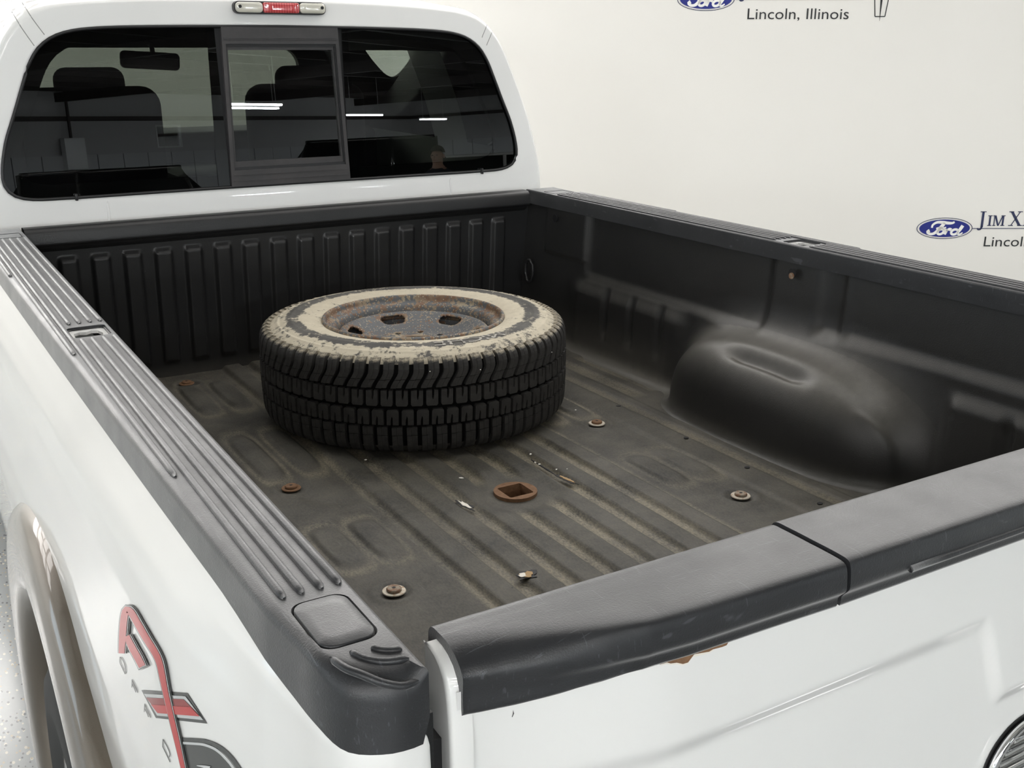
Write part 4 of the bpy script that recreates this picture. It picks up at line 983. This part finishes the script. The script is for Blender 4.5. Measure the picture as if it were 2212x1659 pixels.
def lug(side):
    # strip of quads along the lug centre line
    polys = []
    def sC(z): return -.021*(1-sstep(np.array(z), .180, .226)) if side > 0 else .0
    V = []; F = []
    def strip(zs, wl, wr, dp):
        k = len(V); n = len(zs)
        for z in zs:
            c = float(sC(z)); r = rsh(z)
            for s in (c-wl, c+wr):
                V.append(bend(s, z, r))
            for s in (c-wl, c+wr): V.append(bend(s, z-.004*(z > .235), r-dp))
        for i in range(n-1):
            a = k+4*i; b_ = a+4; F.extend([(a, a+1, b_+1, b_), (a+1, a+3, b_+3, b_+1), (a+2, a, b_, b_+2)])
        F.extend([(k, k+2, k+3, k+1), (k+4*(n-1), k+4*(n-1)+1, k+4*(n-1)+3, k+4*(n-1)+2)])
    strip([.1835, .190, .197, .2035], .0135, .0005, .013); strip([.1845, .191, .198, .2045], -.0012, .0125, .013)
    strip([.2048, .212, .220, .229, .237, .2435, .249, .2535], .0135, -.0008, .012); strip([.2058, .213, .221, .230, .238, .2445, .250, .2545], -.0035 if False else .0002, .0122, .012)
    if side < 0:
        V2 = [(v_[0], -v_[1], .268-v_[2]) for v_ in V]; F2 = F
    else: V2, F2 = V, F
    me = bpy.data.meshes.new('tread_lug'); me.from_pydata(V2, [], F2); me.update()
    bm = bmesh.new(); bm.from_mesh(me); bmesh.ops.recalc_face_normals(bm, faces=bm.faces); bm.to_mesh(me); bm.free(); return me
# dusty sidewall colour also reaches the top faces of the shoulder lugs
def add_dust(me, top=True):
    a = me.attributes.new('dust', 'FLOAT', 'POINT')
    a.data.foreach_set('value', [float(np.interp(v_.co.z, [.236, .247], [-.9, .62])) if top else -.9 for v_ in me.vertices])
def rows():
    mu = block_mesh('tread_block', [(up_row, rc, .0135)]); ml = block_mesh('tread_block', [(lo_row, rc, .0135)])
    su = lug(1); sl_ = lug(-1)
    # rotate the lower lugs so their lean continues the upper ones
    for me in (mu, ml, sl_): me.materials.append(M['tread_rubber'])
    add_dust(su); su.materials.append(M['lug_rubber'])
    for me, nm, ph_ in ((mu, 'tread_block', .0), (ml, 'tread_block', .35), (su, 'shoulder_lug', .2), (sl_, 'shoulder_lug', .6)):
        for k in range(NB):
            o = bpy.data.objects.new(nm, me); o.rotation_euler = (0, 0, 2*PI*(k+ph_)/NB); link(o, tire)
# lug material: tread black that turns to clay where dusted
m, nt, b = new_mat('lug_rubber'); v = coords(nt)
dust = N(nt, 'ShaderNodeAttribute', attribute_name='dust').outputs['Fac']
dd2 = math_(nt, 'ADD', dust, math_(nt, 'MULTIPLY', math_(nt, 'SUBTRACT', noise(nt, v, 45, 5, .7), .5), 1.6))
L(nt, mix(nt, ramp(nt, dd2, [(.30, 0.), (.7, 1.)]), ramp(nt, noise(nt, v, 60, 5), [(.3, (.021, .0203, .0195)), (.75, (.042, .0405, .0375))]), (.42, .37, .275)), b.inputs['Base Color'])
setp(b, None, .65, spec=.35); M['lug_rubber'] = m
rows()
# steel wheel
rim = lathe('wheel_rim', catmull([(.2490, .250), (.2492, .259), (.2455, .2635), (.2415, .262), (.2385, .255), (.2365, .247), (.228, .2425), (.219, .240), (.213, .233), (.2095, .215), (.2075, .18), (.206, .13), (.206, .06), (.225, .02)], 70), 'rusty_steel', spare, 160, bed=False, attr=np.interp(np.linspace(0, 1, 70), [0, .12, .2, .3, .45, 1], [.6, .6, .40, .20, .10, .2]))
rd = np.linspace(.0575, .2055, 74); th = np.linspace(0, 2*PI, 480, endpoint=False)
RR, TT = np.meshgrid(rd, th, indexing='xy')
zd = np.interp(RR, [.0575, .060, .075, .100, .120, .145, .165, .183, .193, .199, .203, .2055], [.180, .1825, .1845, .186, .190, .198, .207, .2165, .2195, .2185, .212, .200])
slot = np.zeros_like(RR); near = np.zeros_like(RR)
for k in range(6):
    a0 = math.radians(26+60*k); da = (TT-a0+PI) % (2*PI)-PI
    wd = .036+.35*(RR-.165)
    q = (np.abs((RR-.1655)/.0185)**3.2+np.abs(da*RR/wd)**3.6)**(1/3.3); slot = np.maximum(slot, (q < 1)); near = np.maximum(near, np.exp(-((q-1.1)/.16)**2)); zd = zd-.0045*np.exp(-((np.clip(q, 1, 9)-1)/.10))
for k in range(8):
    a0 = math.radians(8+45*k); d = np.hypot(RR*np.cos(TT)-.085*math.cos(a0), RR*np.sin(TT)-.085*math.sin(a0)); near = np.maximum(near, .9*np.exp(-(d/.014)**2)); slot = np.maximum(slot, d < .0078)
near = np.maximum(near, .9*np.exp(-((RR-.060)/.008)**2)); near = np.maximum(near, .7*np.exp(-((RR-.203)/.008)**2))
disc = grid_obj('wheel_disc', np.stack([RR*np.cos(TT), RR*np.sin(TT), zd], -1), 'rusty_steel', spare, attr=near*.75+.13, mask=slot.astype(bool), wrap=True, bed=False)
so_ = disc.modifiers.new('thickness', 'SOLIDIFY'); so_.thickness = .006; so_.offset = -1
# raised sidewall lettering (tops outwards)
V, F = text_mesh('MICHE', 1.0); xs_ = [v_[0] for v_ in V]; xm, xM = min(xs_), max(xs_); yM = max(v_[1] for v_ in V)
VV = []
for v_ in V:
    s_ = (v_[0]-xm)/(xM-xm)*.200; r = .316+v_[1]/yM*.030; a = math.radians(-73)-s_/.335
    z = float(np.interp(r, pf[:, 0], pf[:, 1]))+.0014; VV.append((r*math.cos(a), r*math.sin(a), z))
simple('letter_rubber', (.38, .36, .32), .7)
mesh_obj('sidewall_lettering', VV, F, 'letter_rubber', tire, smooth=False, bed=False)
for k, (a, z) in enumerate(((-1.93, .225), (-1.63, .217), (-1.02, .21))):
    blob_ = lathe('grit', [(.0001, .002), (.0013, .0012), (.0018, 0), (.0001, -.001)], 'fleck_white', tire, 8, (.4205*math.cos(a), .4205*math.sin(a), z), bed=False)

# ------------------------------------------------------------------ what the rear window mirrors: cars and a worker in the shop
def car(u, v, du, dv, L_, W_, HR, paint, label, cat, hood_up=False):
    root = empty('parked_car', room(u, v, 0)); d = (cdir*du+ndir*dv); root.rotation_euler = (0, 0, math.atan2(d.y, d.x)); tag(root, label, cat, 'cars parked in the shop')
    h = L_/2; hw = W_/2; k = HR/1.65; belt = .98*k
    X_ = np.array([-1, -.97, -.85, -.6, -.3, 0, .25, .40, .6, .85, .96, 1])*h
    top = np.array([.70, .92, 1.0, 1.0, 1.0, .99, .98, .97, .92, .84, .74, .60])*belt
    wd = np.array([.80, .90, .96, 1, 1, 1, 1, 1, .98, .92, .86, .76])*hw
    P_ = np.zeros((len(X_), 12, 3))
    for i, x in enumerate(X_):
        zb = .24 if 0 < i < len(X_)-1 else .34; t = top[i]; w = wd[i]
        sec = [(0, zb), (-.85*w, zb), (-.97*w, zb+.08), (-w, .55*t), (-.985*w, .82*t), (-.93*w, .97*t), (0, t+.015), (.93*w, .97*t), (.985*w, .82*t), (w, .55*t), (.97*w, zb+.08), (.85*w, zb)]
        P_[i, :, 0] = x; P_[i, :, 1] = [a for a, _ in sec]; P_[i, :, 2] = [c for _, c in sec]
    V_ = P_.reshape(-1, 3); n_ = 12; F_ = []
    for i in range(len(X_)-1):
        for j in range(n_): F_.append((i*n_+j, i*n_+(j+1) % n_, (i+1)*n_+(j+1) % n_, (i+1)*n_+j))
    F_ += [tuple(range(n_)), tuple(range((len(X_)-1)*n_, len(X_)*n_))[::-1]]
    mesh_obj('body', V_, F_, paint, root, bed=False)
    # greenhouse and roof
    xs_ = np.array([-.90, -.70, -.45, -.1, .12, .40])*h; zr = np.array([0, .93, 1.0, 1.0, .97, 0]); V_ = []; F_ = []
    for x, q in zip(xs_, zr):
        z = belt*.96+(HR-belt*.96)*q; w = hw*(.93-.16*q)
        V_ += [(x, -hw*.93, belt*.95), (x, -w, z), (x, w, z), (x, hw*.93, belt*.95)]
    for i in range(len(xs_)-1):
        a = 4*i; b_ = a+4; F_ += [(a, b_, b_+1, a+1), (a+1, b_+1, b_+2, a+2), (a+2, b_+2, b_+3, a+3)]
    mesh_obj('windows', V_, F_, 'car_glass', root, smooth=False, bed=False)
    bm = bmesh.new(); box_bm(bm, -.72*h, .14*h, -hw*.78, hw*.78, HR-.05, HR+.012, .022, 3); bm_obj('roof', bm, paint, root, smooth=True, bed=False, sharp=.8)
    for px_ in (-.72, -.42, .12):
        for s_ in (-1, 1): tube('pillar', [(px_*h+(.16*h if px_ > 0 else 0), s_*hw*.935, belt*.95), (px_*h, s_*hw*.79, HR-.02)], .035, paint, root, bed=False)
    for x in (-.60*h, .62*h):
        for s_ in (-1, 1):
            w_ = lathe('wheel', [(.0001, .10), (.20, .09), (.22, .11), (.31, .10), (.335, .06), (.335, -.06), (.31, -.10), (.0001, -.10)], 'tire_black', root, 32, bed=False, sharp=.6); w_.rotation_euler = (PI/2*s_*-1, 0, 0); w_.location = (x, s_*(hw-.10), .335)
    if hood_up:
        bm = bmesh.new(); box_bm(bm, 0, .95, -hw*.80, hw*.80, -.02, .02, .018, 3); bmesh.ops.rotate(bm, verts=bm.verts, cent=(0, 0, 0), matrix=Matrix.Rotation(-.95, 3, 'Y')); bmesh.ops.translate(bm, verts=bm.verts, vec=(.40*h, 0, belt*1.0)); bm_obj('raised_hood', bm, paint, root, smooth=True, bed=False, sharp=.8)
        tube('hood_prop', [(.40*h+.55, -hw*.7, belt*.85), (.40*h+.45, -hw*.72, belt+.62)], .012, 'trim_black', root, bed=False)
    else:
        for s_ in (-1, 1): bm = bmesh.new(); box_bm(bm, .26*h, .34*h, s_*hw-.02 if s_ < 0 else s_*hw-.08, s_*hw+.08 if s_ < 0 else s_*hw+.02, belt*1.0, belt*1.14, .02, 2); bmesh.ops.translate(bm, verts=bm.verts, vec=(0, s_*.06, 0)); bm_obj('door_mirror', bm, paint, root, smooth=True, bed=False)
    return root
car(10.6, -5.3, -.61, -.79, 4.7, 1.95, 1.84, 'car_black', 'tall black car parked in the shop, mirrored in the sliding rear window', 'car')
car(7.2, -5.6, .72, .69, 4.6, 1.88, 1.58, 'car_black', 'low black car parked in the shop, mirrored below the rear-view mirror', 'car')
car(15.4, -5.7, -.40, -.92, 4.6, 1.86, 1.48, 'white_paint', 'white car with its hood raised, mirrored in the rear window', 'car', True)
ebox = tag(room_box('electrical_box', 20.4, 21.2, V0+.12, V0+.32, 1.6, 2.6, 'housing'), 'pale electrical box mounted on the back wall of the shop', 'electrical box')
room_box('conduit', 20.75, 20.83, V0+.14, V0+.20, 2.6, 4.3, 'beam_dark', ebox)

def person(u, v, face):
    root = empty('person', room(u, v, 0), face); tag(root, 'person in a dark shirt and jeans standing in the shop, mirrored in the rear window', 'person')
    # skeleton: joints (x right, y forward, z up) and radii
    J = {'pelvis': (0, 0, .88, .125), 'waist': (0, .01, 1.00, .118), 'chest': (0, .01, 1.20, .135), 'neck0': (0, 0, 1.36, .075), 'neck': (0, .01, 1.42, .052), 'head0': (0, .02, 1.48, .070), 'head': (0, .025, 1.55, .082), 'crown': (0, .015, 1.605, .066)}
    E_ = [('pelvis', 'waist'), ('waist', 'chest'), ('chest', 'neck0'), ('neck0', 'neck'), ('neck', 'head0'), ('head0', 'head'), ('head', 'crown')]
    for s_, n_ in ((-1, 'L'), (1, 'R')):
        J.update({n_+'sh': (s_*.165, 0, 1.325, .062), n_+'el': (s_*.225, .0, 1.06, .042), n_+'wr': (s_*.235, .10, .835, .030), n_+'palm': (s_*.235, .135, .775, .030), n_+'hip': (s_*.088, 0, .82, .092), n_+'kn': (s_*.10, .015, .46, .060), n_+'an': (s_*.105, -.01, .09, .042), n_+'toe': (s_*.12, .15, .04, .036)})
        E_ += [('neck0', n_+'sh'), (n_+'sh', n_+'el'), (n_+'el', n_+'wr'), (n_+'wr', n_+'palm'), ('pelvis', n_+'hip'), (n_+'hip', n_+'kn'), (n_+'kn', n_+'an'), (n_+'an', n_+'toe')]
        for k, (ox, ln_) in enumerate(((-.024, .060), (-.008, .070), (.008, .066), (.022, .052))):
            a = n_+'f%d' % k; J[a+'a'] = (s_*.235+ox, .150, .735, .0095); J[a+'b'] = (s_*.235+ox, .158, .735-ln_*.55, .0085); J[a+'c'] = (s_*.235+ox, .150, .735-ln_, .0075); E_ += [(n_+'palm', a+'a'), (a+'a', a+'b'), (a+'b', a+'c')]
        J[n_+'ta'] = (s_*.235-s_*.034, .150, .775, .0105); J[n_+'tb'] = (s_*.235-s_*.040, .165, .735, .009); E_ += [(n_+'palm', n_+'ta'), (n_+'ta', n_+'tb')]
    keys = list(J); me = bpy.data.meshes.new('body'); me.from_pydata([J[k][:3] for k in keys], [(keys.index(a), keys.index(b_)) for a, b_ in E_], []); me.update()
    o = bpy.data.objects.new('body', me); link(o)
    bpy.context.view_layer.objects.active = o
    md = o.modifiers.new('skin', 'SKIN'); md.use_smooth_shade = True
    if not me.skin_vertices: me.attributes.new
    for i, k in enumerate(keys):
        sv = me.skin_vertices[0].data[i]; r_ = J[k][3]; sv.radius = (r_*(1.25 if k in ('chest', 'waist', 'pelvis') else 1), r_*(.85 if k in ('chest', 'waist', 'pelvis') else 1)); sv.use_root = (k == 'pelvis')
    o.modifiers.new('subdivision', 'SUBSURF').levels = 1
    dg = bpy.context.evaluated_depsgraph_get(); fin = bpy.data.meshes.new_from_object(o.evaluated_get(dg)); bpy.data.objects.remove(o)
    fin.materials.clear()
    for mt in ('shirt_navy', 'jeans', 'skin', 'tire_black'): fin.materials.append(M[mt])
    for p in fin.polygons:
        c = p.center; p.use_smooth = True
        p.material_index = 3 if c.z < .085 else 1 if c.z < .93 and abs(c.x) < .19 else 2 if (c.z > 1.385 or (abs(c.x) > .19 and c.z < 1.10)) else 0
    link(bpy.data.objects.new('body', fin), root)
    def ellip(nm, c, r_, mt, par, zmin=None):
        bm = bmesh.new(); bmesh.ops.create_uvsphere(bm, u_segments=16, v_segments=10, radius=1)
        for v_ in bm.verts: v_.co = Vector((c[0]+v_.co.x*r_[0], c[1]+v_.co.y*r_[1], c[2]+v_.co.z*r_[2]))
        if zmin: bmesh.ops.delete(bm, geom=[v_ for v_ in bm.verts if v_.co.z < zmin(v_.co)], context='VERTS')
        return bm_obj(nm, bm, mt, par, smooth=True, bed=False)
    ellip('hair', (0, .008, 1.575), (.088, .100, .088), 'hair', root, lambda c: 1.555+.30*max(0, c.y))
    ellip('nose', (0, .108, 1.525), (.011, .016, .018), 'skin', root)
    for s_ in (-1, 1): ellip('eye', (s_*.030, .092, 1.548), (.011, .009, .007), 'print_black', root); ellip('ear', (s_*.083, .01, 1.535), (.010, .018, .026), 'skin', root)
    ellip('mouth', (0, .094, 1.492), (.020, .008, .005), 'decal_dark_red', root)
person(7.4, -1.15, PI*.30)
